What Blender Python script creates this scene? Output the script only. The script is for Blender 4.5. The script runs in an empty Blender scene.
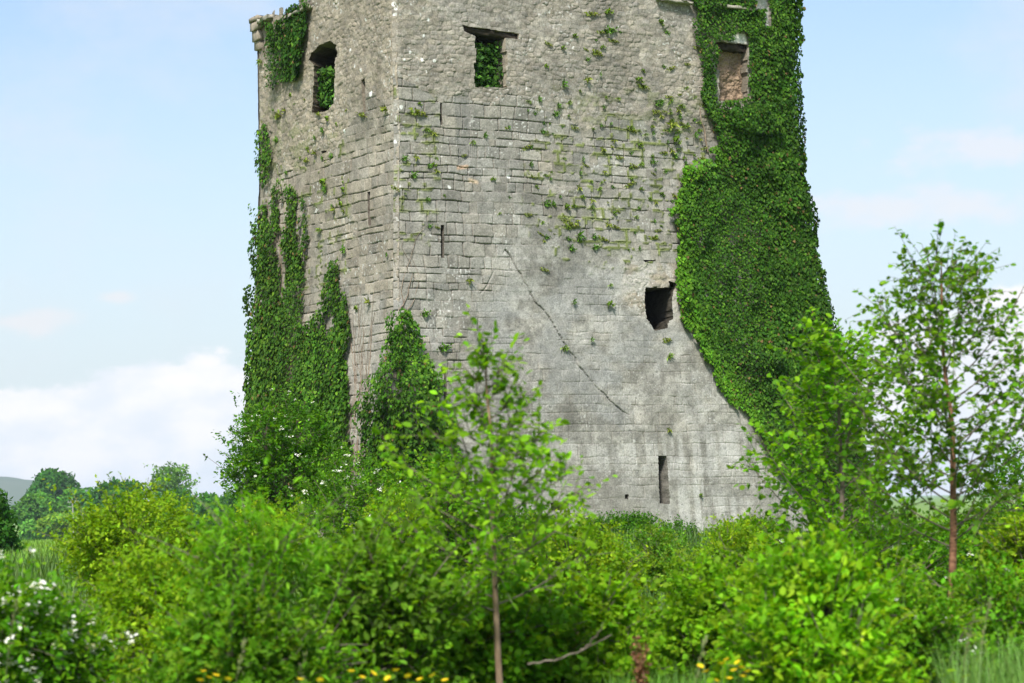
import bpy, math, random
import numpy as np
from mathutils import Matrix, Vector

SC = bpy.context.scene
COL = SC.collection
R = math.radians

# ------------------------------------------------------------------ camera
FPX = 2400.0
EYE = Vector((0, 0, 2.5))
PITCH, ROLL = 3.897, -1.5
CW, CH = 1024, 683
CM = Matrix.Rotation(R(90 + PITCH), 3, 'X') @ Matrix.Rotation(R(ROLL), 3, 'Z')
cam_d = bpy.data.cameras.new('camera')
cam = bpy.data.objects.new('camera', cam_d)
COL.objects.link(cam)
cam.matrix_world = Matrix.Translation(EYE) @ CM.to_4x4()
cam_d.sensor_width = 36
cam_d.lens = FPX / CW * 36
cam_d.clip_start = 0.1
cam_d.clip_end = 30000
cam_d.dof.use_dof = True
cam_d.dof.focus_distance = 52
cam_d.dof.aperture_fstop = 4.0
SC.camera = cam

# ------------------------------------------------------------------ light
SUN_AZ = math.atan2(-0.22, -1.0)      # direction to the sun, measured from +Y towards +X
SUN_EL = R(50)
SKY_STRENGTH = 0.15
EXPOSURE = 1.25
sun_d = bpy.data.lights.new('sun', 'SUN')
sun_d.energy = 3.0
sun_d.angle = R(10)
sun_d.color = (1.0, 0.965, 0.91)
sun = bpy.data.objects.new('sun', sun_d)
COL.objects.link(sun)
sdir = Vector((math.sin(SUN_AZ) * math.cos(SUN_EL), math.cos(SUN_AZ) * math.cos(SUN_EL), math.sin(SUN_EL)))
sun.rotation_euler = sdir.to_track_quat('Z', 'Y').to_euler()
sun.location = (0, -20, 40)

W = bpy.data.worlds.new('World')
SC.world = W
W.use_nodes = True


def world_nodes():
    nt = W.node_tree
    N, L = nt.nodes, nt.links
    for n in list(N):
        N.remove(n)

    def m(op, a, b=None, c=None, clamp=False):
        n = N.new('ShaderNodeMath')
        n.operation = op
        n.use_clamp = clamp
        for i, v in enumerate((a, b, c)):
            if v is None:
                continue
            if isinstance(v, (int, float)):
                n.inputs[i].default_value = v
            else:
                L.new(v, n.inputs[i])
        return n.outputs[0]
    out = N.new('ShaderNodeOutputWorld')
    bg = N.new('ShaderNodeBackground')
    bg.inputs['Strength'].default_value = SKY_STRENGTH
    L.new(bg.outputs[0], out.inputs['Surface'])
    sky = N.new('ShaderNodeTexSky')
    sky.sky_type = 'NISHITA'
    sky.sun_disc = False
    sky.sun_elevation = SUN_EL
    sky.sun_rotation = SUN_AZ
    sky.air_density = 1.0
    sky.dust_density = 1.2
    sky.ozone_density = 1.0
    tc = N.new('ShaderNodeTexCoord')
    sep = N.new('ShaderNodeSeparateXYZ')
    L.new(tc.outputs['Generated'], sep.inputs[0])
    x, y, z = sep.outputs
    az = m('ARCTAN2', x, y)
    el = m('ARCSINE', z)
    cmb = N.new('ShaderNodeCombineXYZ')
    L.new(az, cmb.inputs[0])
    L.new(m('MULTIPLY', el, 1.7), cmb.inputs[1])

    def noise(scale, detail, off, rough=0.55):
        mp = N.new('ShaderNodeMapping')
        mp.inputs['Location'].default_value = off
        L.new(cmb.outputs[0], mp.inputs['Vector'])
        n = N.new('ShaderNodeTexNoise')
        n.inputs['Scale'].default_value = scale
        n.inputs['Detail'].default_value = detail
        n.inputs['Roughness'].default_value = rough
        L.new(mp.outputs[0], n.inputs['Vector'])
        return n.outputs['Fac']

    def smooth(v, lo, hi):
        n = N.new('ShaderNodeMapRange')
        n.interpolation_type = 'SMOOTHSTEP'
        L.new(v, n.inputs['Value'])
        n.inputs['From Min'].default_value = lo
        n.inputs['From Max'].default_value = hi
        return n.outputs['Result']
    # low bank of cumulus along the horizon: its top edge wanders with azimuth
    big = m('MULTIPLY', m('SUBTRACT', noise(9, 2, (3.1, 0.4, 0)), 0.5), 0.020)
    puff = m('MULTIPLY', m('SUBTRACT', noise(55, 6, (0.3, 1.4, 0), 0.6), 0.5), 0.030)
    def hump(a0, w, hgt):
        t_ = m('DIVIDE', m('SUBTRACT', az, a0), w)
        return m('MULTIPLY', m('POWER', 2.718, m('MULTIPLY', m('MULTIPLY', t_, t_), -1.0)), hgt)
    top = m('ADD', m('ADD', big, puff), m('ADD', m('ADD', hump(-.135, .045, .016), hump(.22, .10, .030)), 0.0525))
    bank = smooth(m('SUBTRACT', top, el), -0.0008, 0.006)
    inner = noise(28, 5, (5.3, 2.2, 0))
    frag = noise(42, 6, (2.3, 7.7, 0), 0.62)

    def wisp(a0, e0, w, h):
        dx = m('DIVIDE', m('SUBTRACT', az, a0), w)
        dy = m('DIVIDE', m('SUBTRACT', el, e0), h)
        r2 = m('ADD', m('MULTIPLY', dx, dx), m('MULTIPLY', dy, dy))
        v = m('ADD', m('SUBTRACT', 1.0, m('SQRT', r2)), m('MULTIPLY', m('SUBTRACT', frag, 0.5), 2.4))
        return smooth(v, 0.0, 0.9)
    wisps = None
    for k in ((-.203, .080, .030, .0065), (-.163, .090, .011, .0030), (.195, .141, .050, .012), (.16, .118, .09, .010), (-.06, .126, .022, .0035)):
        q_ = wisp(*k)
        wisps = q_ if wisps is None else m('MAXIMUM', wisps, q_)
    # thin veils higher up
    veil = m('MULTIPLY', smooth(noise(5.5, 7, (1.7, 4.2, 0), 0.62), 0.46, 0.78), 0.75)
    # haze whitening towards the horizon
    white = smooth(el, 0.30, -0.02)
    white = m('MULTIPLY', m('POWER', white, 1.15), 0.86)

    def mix(f, a, b):
        n = N.new('ShaderNodeMix')
        n.data_type = 'RGBA'
        L.new(f, n.inputs['Factor'])
        for s, v in ((n.inputs['A'], a), (n.inputs['B'], b)):
            if isinstance(v, tuple):
                s.default_value = v
            else:
                L.new(v, s)
        return n.outputs['Result']
    dim = N.new('ShaderNodeVectorMath')
    dim.operation = 'MULTIPLY'
    dim.inputs[1].default_value = (0.50, 0.515, 0.535)
    L.new(sky.outputs[0], dim.inputs[0])
    c = mix(white, dim.outputs[0], (2.06, 2.28, 2.45, 1))
    c = mix(veil, c, (2.3, 2.4, 2.55, 1))
    cl = mix(smooth(inner, 0.35, 0.65), (2.52, 2.66, 2.85, 1), (3.1, 3.02, 3.0, 1))
    c = mix(m('MULTIPLY', wisps, 0.6), c, (2.66, 2.56, 2.6, 1))
    c = mix(m('MULTIPLY', bank, 0.94), c, cl)
    L.new(c, bg.inputs['Color'])


world_nodes()
SC.view_settings.view_transform = 'Standard'
SC.view_settings.look = 'None'
SC.view_settings.gamma = 1
SC.view_settings.exposure = EXPOSURE
SC.cycles.max_bounces = 6
SC.cycles.diffuse_bounces = 3
SC.cycles.glossy_bounces = 2
SC.cycles.transmission_bounces = 4
SC.cycles.transparent_max_bounces = 4
SC.cycles.sample_clamp_indirect = 6
SC.cycles.use_denoising = True
SC.cycles.use_adaptive_sampling = True

# ------------------------------------------------------------------ helpers
CMn = np.array(CM)
EYEn = np.array(EYE)


def ray(px, py):
    return CMn @ np.array(((px - CW / 2) / FPX, (CH / 2 - py) / FPX, -1.0))


def at(px, py, Y):
    d = ray(px, py)
    return EYEn + d * (Y / d[1])


_rt = np.random.RandomState(7).rand(64, 256, 256)


def vn(x, y, seed=0):
    t = _rt[seed % 64]
    xi = np.floor(x).astype(int)
    yi = np.floor(y).astype(int)
    fx = x - xi
    fy = y - yi
    fx = fx * fx * (3 - 2 * fx)
    fy = fy * fy * (3 - 2 * fy)
    x0, x1, y0, y1 = xi & 255, (xi + 1) & 255, yi & 255, (yi + 1) & 255
    return (t[x0, y0] * (1 - fx) + t[x1, y0] * fx) * (1 - fy) + (t[x0, y1] * (1 - fx) + t[x1, y1] * fx) * fy


def fbm(x, y, seed=0, o=4):
    r, a, tot = 0, 1.0, 0
    for i in range(o):
        r = r + a * vn(x * 2 ** i + 17.3 * i, y * 2 ** i + 5.1 * i, seed + i)
        tot += a
        a *= 0.5
    return r / tot


def sstep(x, lo, hi):
    t = np.clip((x - lo) / (hi - lo), 0, 1)
    return t * t * (3 - 2 * t)


def inpoly(X, Y, poly):
    ins = np.zeros(np.shape(X), bool)
    n = len(poly)
    for i in range(n):
        x0, y0 = poly[i]
        x1, y1 = poly[(i + 1) % n]
        if y0 == y1:
            continue
        c = (y0 > Y) != (y1 > Y)
        ins ^= c & (X < (x1 - x0) * (Y - y0) / (y1 - y0) + x0)
    return ins


def raw_mesh(name, V, F, cols=None, smooth=False):
    """F: list of (n,k) arrays of polygons"""
    me = bpy.data.meshes.new(name)
    V = np.asarray(V, dtype=np.float32)
    me.vertices.add(len(V))
    me.vertices.foreach_set('co', V.ravel())
    if not isinstance(F, list):
        F = [F]
    F = [np.asarray(f, dtype=np.int32) for f in F if len(f)]
    loops = np.concatenate([f.ravel() for f in F])
    cnt = np.concatenate([np.full(len(f), f.shape[1]) for f in F])
    me.loops.add(len(loops))
    me.loops.foreach_set('vertex_index', loops)
    me.polygons.add(len(cnt))
    st = np.concatenate(([0], np.cumsum(cnt)[:-1])).astype(np.int32)
    me.polygons.foreach_set('loop_start', st)
    if smooth:
        me.polygons.foreach_set('use_smooth', np.ones(len(cnt), bool))
    if cols is not None:
        a = me.attributes.new('Col', 'FLOAT_COLOR', 'POINT')
        c = np.ones((len(V), 4), np.float32)
        c[:, :3] = cols
        a.data.foreach_set('color', c.ravel())
    me.update(calc_edges=True)
    return me


def link(name, me, mat=None, parent=None, loc=None):
    o = bpy.data.objects.new(name, me)
    COL.objects.link(o)
    if mat is not None and me is not None and not me.materials:
        me.materials.append(mat)
    if parent is not None:
        o.parent = parent
        o.location = -Vector(parent.location) if loc is None else loc
    elif loc is not None:
        o.location = loc
    return o


def thing(name, label, cat, loc, group=None):
    o = bpy.data.objects.new(name, None)
    COL.objects.link(o)
    o.location = loc
    o.empty_display_size = 0.3
    o['label'] = label
    o['category'] = cat
    if group:
        o['group'] = group
    return o


def tag(o, label=None, cat=None, group=None, kind=None):
    for k, v in (('label', label), ('category', cat), ('group', group), ('kind', kind)):
        if v:
            o[k] = v
    return o


def unit(a):
    return a / np.maximum(np.linalg.norm(a, axis=-1, keepdims=True), 1e-9)


# ------------------------------------------------------------------ materials
def new_mat(name):
    m = bpy.data.materials.new(name)
    m.use_nodes = True
    nt = m.node_tree
    for n in list(nt.nodes):
        nt.nodes.remove(n)
    out = nt.nodes.new('ShaderNodeOutputMaterial')
    return m, nt.nodes, nt.links, out


def leaf_mat(name, trans=0.3, rough=0.6, spec=0.13):
    m, N, L, out = new_mat(name)
    at_ = N.new('ShaderNodeAttribute')
    at_.attribute_name = 'Col'
    geo = N.new('ShaderNodeNewGeometry')
    nz = N.new('ShaderNodeTexNoise')
    nz.inputs['Scale'].default_value = 3.0
    nz.inputs['Detail'].default_value = 3
    L.new(geo.outputs['Position'], nz.inputs['Vector'])
    hs = N.new('ShaderNodeHueSaturation')
    mr = N.new('ShaderNodeMapRange')
    mr.inputs['From Min'].default_value = 0.3
    mr.inputs['From Max'].default_value = 0.7
    mr.inputs['To Min'].default_value = 0.78
    mr.inputs['To Max'].default_value = 1.22
    L.new(nz.outputs['Fac'], mr.inputs['Value'])
    L.new(mr.outputs[0], hs.inputs['Value'])
    L.new(at_.outputs['Color'], hs.inputs['Color'])
    p = N.new('ShaderNodeBsdfPrincipled')
    p.inputs['Roughness'].default_value = rough
    p.inputs['Specular IOR Level'].default_value = spec
    L.new(hs.outputs[0], p.inputs['Base Color'])
    t = N.new('ShaderNodeBsdfTranslucent')
    mc = N.new('ShaderNodeMix')
    mc.data_type = 'RGBA'
    mc.blend_type = 'MULTIPLY'
    mc.inputs['Factor'].default_value = 1
    L.new(hs.outputs[0], mc.inputs['A'])
    mc.inputs['B'].default_value = (1.5, 1.4, 0.4, 1)
    L.new(mc.outputs['Result'], t.inputs['Color'])
    mx = N.new('ShaderNodeMixShader')
    mx.inputs[0].default_value = trans
    L.new(p.outputs[0], mx.inputs[1])
    L.new(t.outputs[0], mx.inputs[2])
    L.new(mx.outputs[0], out.inputs['Surface'])
    return m


def stone_mat():
    m, N, L, out = new_mat('weathered_limestone')
    a = N.new('ShaderNodeAttribute')
    a.attribute_name = 'Col'
    tc = N.new('ShaderNodeTexCoord')
    n1 = N.new('ShaderNodeTexNoise')
    n1.inputs['Scale'].default_value = 30
    n1.inputs['Detail'].default_value = 6
    n1.inputs['Roughness'].default_value = 0.7
    L.new(tc.outputs['Object'], n1.inputs['Vector'])
    r = N.new('ShaderNodeMapRange')
    r.inputs['From Min'].default_value = 0.3
    r.inputs['From Max'].default_value = 0.7
    r.inputs['To Min'].default_value = 0.60
    r.inputs['To Max'].default_value = 1.40
    L.new(n1.outputs['Fac'], r.inputs['Value'])
    hs = N.new('ShaderNodeHueSaturation')
    L.new(a.outputs['Color'], hs.inputs['Color'])
    L.new(r.outputs[0], hs.inputs['Value'])
    p = N.new('ShaderNodeBsdfPrincipled')
    p.inputs['Roughness'].default_value = 0.92
    p.inputs['Specular IOR Level'].default_value = 0.15
    L.new(hs.outputs[0], p.inputs['Base Color'])
    b = N.new('ShaderNodeBump')
    b.inputs['Strength'].default_value = 0.6
    b.inputs['Distance'].default_value = 0.012
    L.new(n1.outputs['Fac'], b.inputs['Height'])
    L.new(b.outputs[0], p.inputs['Normal'])
    L.new(p.outputs[0], out.inputs['Surface'])
    return m


def simple_mat(name, c1, c2, scale=8, rough=0.85, stretch=(1, 1, 1), detail=5, bump=0.3, dist=0.01):
    m, N, L, out = new_mat(name)
    tc = N.new('ShaderNodeTexCoord')
    mp = N.new('ShaderNodeMapping')
    mp.inputs['Scale'].default_value = stretch
    L.new(tc.outputs['Object'], mp.inputs['Vector'])
    n = N.new('ShaderNodeTexNoise')
    n.inputs['Scale'].default_value = scale
    n.inputs['Detail'].default_value = detail
    L.new(mp.outputs[0], n.inputs['Vector'])
    cr = N.new('ShaderNodeValToRGB')
    cr.color_ramp.elements[0].position = 0.35
    cr.color_ramp.elements[1].position = 0.65
    cr.color_ramp.elements[0].color = (*c1, 1)
    cr.color_ramp.elements[1].color = (*c2, 1)
    L.new(n.outputs['Fac'], cr.inputs[0])
    p = N.new('ShaderNodeBsdfPrincipled')
    p.inputs['Roughness'].default_value = rough
    p.inputs['Specular IOR Level'].default_value = 0.2
    L.new(cr.outputs[0], p.inputs['Base Color'])
    b = N.new('ShaderNodeBump')
    b.inputs['Strength'].default_value = bump
    b.inputs['Distance'].default_value = dist
    L.new(n.outputs['Fac'], b.inputs['Height'])
    L.new(b.outputs[0], p.inputs['Normal'])
    L.new(p.outputs[0], out.inputs['Surface'])
    return m


M_STONE = stone_mat()
M_LEAF = leaf_mat('broadleaf_foliage', 0.48)
M_IVY = leaf_mat('ivy_foliage', 0.18, 0.6, 0.10)
M_GRASS = leaf_mat('grass_blades', 0.3, 0.55, 0.25)
M_PETAL = leaf_mat('petals', 0.25, 0.6, 0.2)
M_BARK = simple_mat('grey_brown_bark', (0.07, 0.055, 0.04), (0.19, 0.16, 0.12), 14, 0.9, (1, 1, 0.25))
M_PALEBARK = simple_mat('pale_tan_bark', (0.11, 0.072, 0.042), (0.27, 0.19, 0.12), 18, 0.85, (1, 1, 0.4))
M_REDBARK = simple_mat('red_brown_birch_bark', (0.12, 0.05, 0.028), (0.33, 0.165, 0.09), 22, 0.6, (1, 1, 2.2))
M_VINE = simple_mat('dry_vine_stems', (0.14, 0.10, 0.07), (0.30, 0.24, 0.18), 20, 0.9)
M_TIMBER = simple_mat('rotten_oak', (0.018, 0.014, 0.010), (0.05, 0.038, 0.026), 9, 0.9, (1, 1, 3))
M_POLE = simple_mat('grey_pole_wood', (0.20, 0.19, 0.17), (0.34, 0.33, 0.30), 6, 0.8)
M_HILL = simple_mat('heath_hillside', (0.07, 0.10, 0.05), (0.11, 0.13, 0.08), 0.004, 1.0, bump=0)


def ground_mat():
    m, N, L, out = new_mat('rough_pasture')
    tc = N.new('ShaderNodeTexCoord')
    n1 = N.new('ShaderNodeTexNoise')
    n1.inputs['Scale'].default_value = 0.12
    n1.inputs['Detail'].default_value = 8
    n1.inputs['Roughness'].default_value = 0.65
    n2 = N.new('ShaderNodeTexNoise')
    n2.inputs['Scale'].default_value = 6
    n2.inputs['Detail'].default_value = 6
    for n in (n1, n2):
        L.new(tc.outputs['Object'], n.inputs['Vector'])
    cr = N.new('ShaderNodeValToRGB')
    e = cr.color_ramp.elements
    e[0].position, e[0].color = 0.35, (0.11, 0.18, 0.03, 1)
    e[1].position, e[1].color = 0.65, (0.17, 0.27, 0.045, 1)
    L.new(n1.outputs['Fac'], cr.inputs[0])
    hs = N.new('ShaderNodeHueSaturation')
    mr = N.new('ShaderNodeMapRange')
    mr.inputs['To Min'].default_value = 0.6
    mr.inputs['To Max'].default_value = 1.4
    L.new(n2.outputs['Fac'], mr.inputs['Value'])
    L.new(mr.outputs[0], hs.inputs['Value'])
    L.new(cr.outputs[0], hs.inputs['Color'])
    p = N.new('ShaderNodeBsdfPrincipled')
    p.inputs['Roughness'].default_value = 0.95
    p.inputs['Specular IOR Level'].default_value = 0.1
    L.new(hs.outputs[0], p.inputs['Base Color'])
    b = N.new('ShaderNodeBump')
    b.inputs['Distance'].default_value = 0.08
    L.new(n2.outputs['Fac'], b.inputs['Height'])
    L.new(b.outputs[0], p.inputs['Normal'])
    L.new(p.outputs[0], out.inputs['Surface'])
    return m


# ------------------------------------------------------------------ terrain
def gz(x, y):
    x = np.asarray(x, float)
    y = np.asarray(y, float)
    near = 1.08 + 0.42 * sstep(y, 20, 36)
    mound = 0.10 * np.exp(-(((x - 2.5) / 13) ** 2 + ((y - 54) / 13) ** 2))
    far = -4.0 * sstep(y, 60, 420)
    back = -0.9 * sstep(-y, -11, -3)
    und = (fbm(x * 0.13, y * 0.13, 3, 3) - 0.5) * 0.22
    return near + mound + far + back + und


def terrain():
    ys = np.concatenate((np.linspace(-60, 8, 20), np.linspace(9, 70, 100), np.geomspace(72, 9000, 60)))
    xs = np.concatenate((-np.geomspace(9000, 41, 40), np.linspace(-40, 40, 110), np.geomspace(41, 9000, 40)))
    X, Y = np.meshgrid(xs, ys, indexing='ij')
    Z = gz(X, Y)
    V = np.stack((X, Y, Z), -1).reshape(-1, 3)
    n, k = X.shape
    idx = np.arange(n * k).reshape(n, k)
    F = np.stack((idx[:-1, :-1], idx[1:, :-1], idx[1:, 1:], idx[:-1, 1:]), -1).reshape(-1, 4)
    o = link('ground', raw_mesh('ground', V, F, None, True), ground_mat())
    tag(o, 'rough green pasture running from the hedge back to the hills', None, None, 'structure')

    # a long low hill far off on the left
    Y0 = 3600
    pts = [(-700, 500), (-420, 483), (-200, 474), (-60, 474), (0, 476.5), (28, 480), (60, 484), (92, 490), (120, 497), (170, 508), (330, 516), (700, 522)]
    px = np.linspace(-700, 700, 160)
    py = np.interp(px, [p[0] for p in pts], [p[1] for p in pts]) + (fbm(px * 0.05, px * 0, 5, 4) - 0.5) * 2.0
    ridge = np.array([at(a, b, Y0) for a, b in zip(px, py)])
    prof = np.linspace(-1, 1, 21)
    V = []
    for q in prof:
        r = ridge.copy()
        r[:, 1] += q * 900
        hgt = np.maximum(ridge[:, 2] + 12, 0) * (0.5 + 0.5 * np.cos(q * math.pi)) - 12
        r[:, 2] = hgt + (fbm(r[:, 0] * 0.01, r[:, 1] * 0.01, 9, 3) - 0.5) * 6 * (1 - abs(q))
        V.append(r)
    V = np.concatenate(V)
    n, k = len(prof), len(px)
    idx = np.arange(n * k).reshape(n, k)
    F = np.stack((idx[:-1, :-1], idx[:-1, 1:], idx[1:, 1:], idx[1:, :-1]), -1).reshape(-1, 4)
    o = link('hill', raw_mesh('hill', V, F, None, True), M_HILL)
    tag(o, 'long low blue hill on the horizon behind the far trees', None, None, 'structure')


terrain()


def haze():
    x, y0, y1, z0, z1 = 9200, -120, 9200, -9, 95
    V = [(-x, y0, z0), (x, y0, z0), (x, y1, z0), (-x, y1, z0), (-x, y0, z1), (x, y0, z1), (x, y1, z1), (-x, y1, z1)]
    F = [(0, 3, 2, 1), (4, 5, 6, 7), (0, 1, 5, 4), (1, 2, 6, 5), (2, 3, 7, 6), (3, 0, 4, 7)]
    m, N, L, out = new_mat('pale_air')
    v = N.new('ShaderNodeVolumePrincipled')
    v.inputs['Color'].default_value = (0.74, 0.87, 1.0, 1)
    v.inputs['Density'].default_value = HAZE
    L.new(v.outputs[0], out.inputs['Volume'])
    o = link('haze', raw_mesh('haze', V, np.array(F)), m)
    tag(o, 'thin pale blue haze over the far fields', None, None, 'stuff')


HAZE = 0.00011
haze()

# ------------------------------------------------------------------ tower frame
TH = R(31)
U = np.array((math.cos(TH), math.sin(TH)))
Vd = np.array((-math.sin(TH), math.cos(TH)))
C0 = at(393, 20, 50.0)[:2]
ZB = 1.1                      # bottom of the masonry, below the grass


def bat(z):
    d = np.clip(10.4 - np.asarray(z, float), 0, 12)
    return 0.055 * d + 0.0028 * d * d


BR, BB = 2.6, -0.10            # the right and back faces lean in more and less than the others


def on_face(px, py, a, b):
    """pixel -> (coordinate along a, height) on the face whose outward normal is -b"""
    d = ray(px, py)
    z = 8.0
    for _ in range(12):
        k = (-bat(z) - (EYEn[:2] - C0) @ b) / (d[:2] @ b)
        p = EYEn + d * k
        z = p[2]
    return float((p[:2] - C0) @ a), float(z)


def Fp(px, py):
    return on_face(px, py, U, Vd)


def Lp(px, py):
    return on_face(px, py, Vd, U)


WID = Fp(790, 30)[0]
DEP = Lp(256, 60)[0]


def face_pt(face, s, z, off=0.0):
    """world point on a wall face; off is metres out from the wall plane"""
    s = np.asarray(s, float)
    z = np.asarray(z, float)
    o = bat(z) + off
    if face == 'front':
        xy = C0 + s[..., None] * U - o[..., None] * Vd
    elif face == 'side':
        xy = C0 + s[..., None] * Vd - o[..., None] * U
    elif face == 'right':
        xy = C0 + (WID + BR * bat(z) + off)[..., None] * U + s[..., None] * Vd
    else:
        xy = C0 + (DEP + BB * bat(z) + off)[..., None] * Vd + s[..., None] * U
    return np.concatenate((xy, z[..., None]), -1)


NRM = {'front': np.array((*-Vd, 0)), 'side': np.array((*-U, 0)), 'right': np.array((*U, 0)), 'back': np.array((*Vd, 0))}
TAN = {'front': np.array((*U, 0)), 'side': np.array((*Vd, 0)), 'right': np.array((*Vd, 0)), 'back': np.array((*U, 0))}


def fpoly(pts):
    return [Fp(*p) for p in pts]


def lpoly(pts):
    return [Lp(*p) for p in pts]


# ------------------------------------------------------------------ masonry
def courses(S, Z, seed, hmin, hmax, wmin, wmax, warp, jmax):
    rg = np.random.RandomState(seed)
    zz = Z + (fbm(S * 0.45, Z * 0.45, seed, 3) - 0.5) * warp * 3 + (vn(S * 3.1, Z * 3.1, seed + 3) - 0.5) * warp
    ss = S + (fbm(S * 1.3, Z * 1.3, seed + 7, 2) - 0.5) * warp * 1.6 + (vn(S * 4, Z * 4, seed + 9) - 0.5) * warp * .8
    z0, z1 = zz.min() - 0.5, zz.max() + 0.5
    e = [z0]
    while e[-1] < z1:
        e.append(e[-1] + rg.uniform(hmin, hmax))
    e = np.array(e)
    row = np.clip(np.searchsorted(e, zz) - 1, 0, len(e) - 2)
    du, dl = e[row + 1] - zz, zz - e[row]
    jit = rg.uniform(0, 1, (4, 60000)) ** 1.6 * jmax
    d = np.full(S.shape, 9.0)
    sid = np.zeros(S.shape, int)
    fr = np.zeros(S.shape)
    base = 0
    s0, s1 = ss.min() - 1, ss.max() + 1
    for r_ in range(len(e) - 1):
        mk = row == r_
        if not mk.any():
            continue
        hh = e[r_ + 1] - e[r_]
        c = [s0 + rg.uniform(0, wmax)]
        c.insert(0, s0 - wmax)
        while c[-1] < s1:
            c.append(c[-1] + rg.uniform(wmin, wmax) * (0.7 + 0.3 * hh / hmax))
        c = np.array(c)
        q = np.clip(np.searchsorted(c, ss[mk]) - 1, 0, len(c) - 2)
        i_ = base + q
        a_ = np.minimum(dl[mk] - jit[0][i_], du[mk] - jit[1][i_])
        b_ = np.minimum(ss[mk] - c[q] - jit[2][i_] * 1.3, c[q + 1] - ss[mk] - jit[3][i_] * 1.3)
        # rounded-corner distance
        cr = 0.02
        m1, m2 = np.maximum(cr - a_, 0), np.maximum(cr - b_, 0)
        d[mk] = np.where((m1 > 0) & (m2 > 0), cr - np.hypot(m1, m2), np.minimum(a_, b_))
        sid[mk] = i_
        fr[mk] = (ss[mk] - c[q]) / (c[q + 1] - c[q])
        base += len(c)
    return d, sid, fr


STONE_GAIN = 0.765


def rubble_cells(S, Z, seed, ax, az):
    rg = np.random.RandomState(seed)
    jt = rg.rand(3, 256, 256)
    x = (S + (fbm(S * 5, Z * 5, seed, 2) - .5) * .10) / ax
    z = (Z + (fbm(S * 5, Z * 5, seed + 5, 2) - .5) * .06 + (fbm(S * .5, Z * .5, seed + 8, 2) - .5) * .2) / az
    zi = np.floor(z).astype(int)
    f1 = np.full(S.shape, 99.0)
    f2 = np.full(S.shape, 99.0)
    sid = np.zeros(S.shape, int)
    fr = np.zeros(S.shape)
    for dy in (-1, 0, 1):
        r_ = zi + dy
        sh = .5 * (r_ & 1)
        xi = np.floor(x - sh).astype(int)
        for dx in (-1, 0, 1):
            c_ = xi + dx
            a, b = c_ & 255, r_ & 255
            px = c_ + sh + .5 + (jt[0][a, b] - .5) * .75
            pz = r_ + .5 + (jt[1][a, b] - .5) * .42
            ux, uz = np.abs(x - px) * (.8 + .5 * jt[2][a, b]), np.abs(z - pz) * 1.15
            dd = np.maximum(ux, uz) * .6 + np.hypot(ux, uz) * .4
            nw = dd < f1
            f2 = np.where(nw, f1, np.minimum(f2, dd))
            sid = np.where(nw, a * 256 + b, sid)
            fr = np.where(nw, x - px + .5, fr)
            f1 = np.where(nw, dd, f1)
    return (f2 - f1) * .5 * az, sid % 39000, fr


class Face:
    pass


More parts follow.
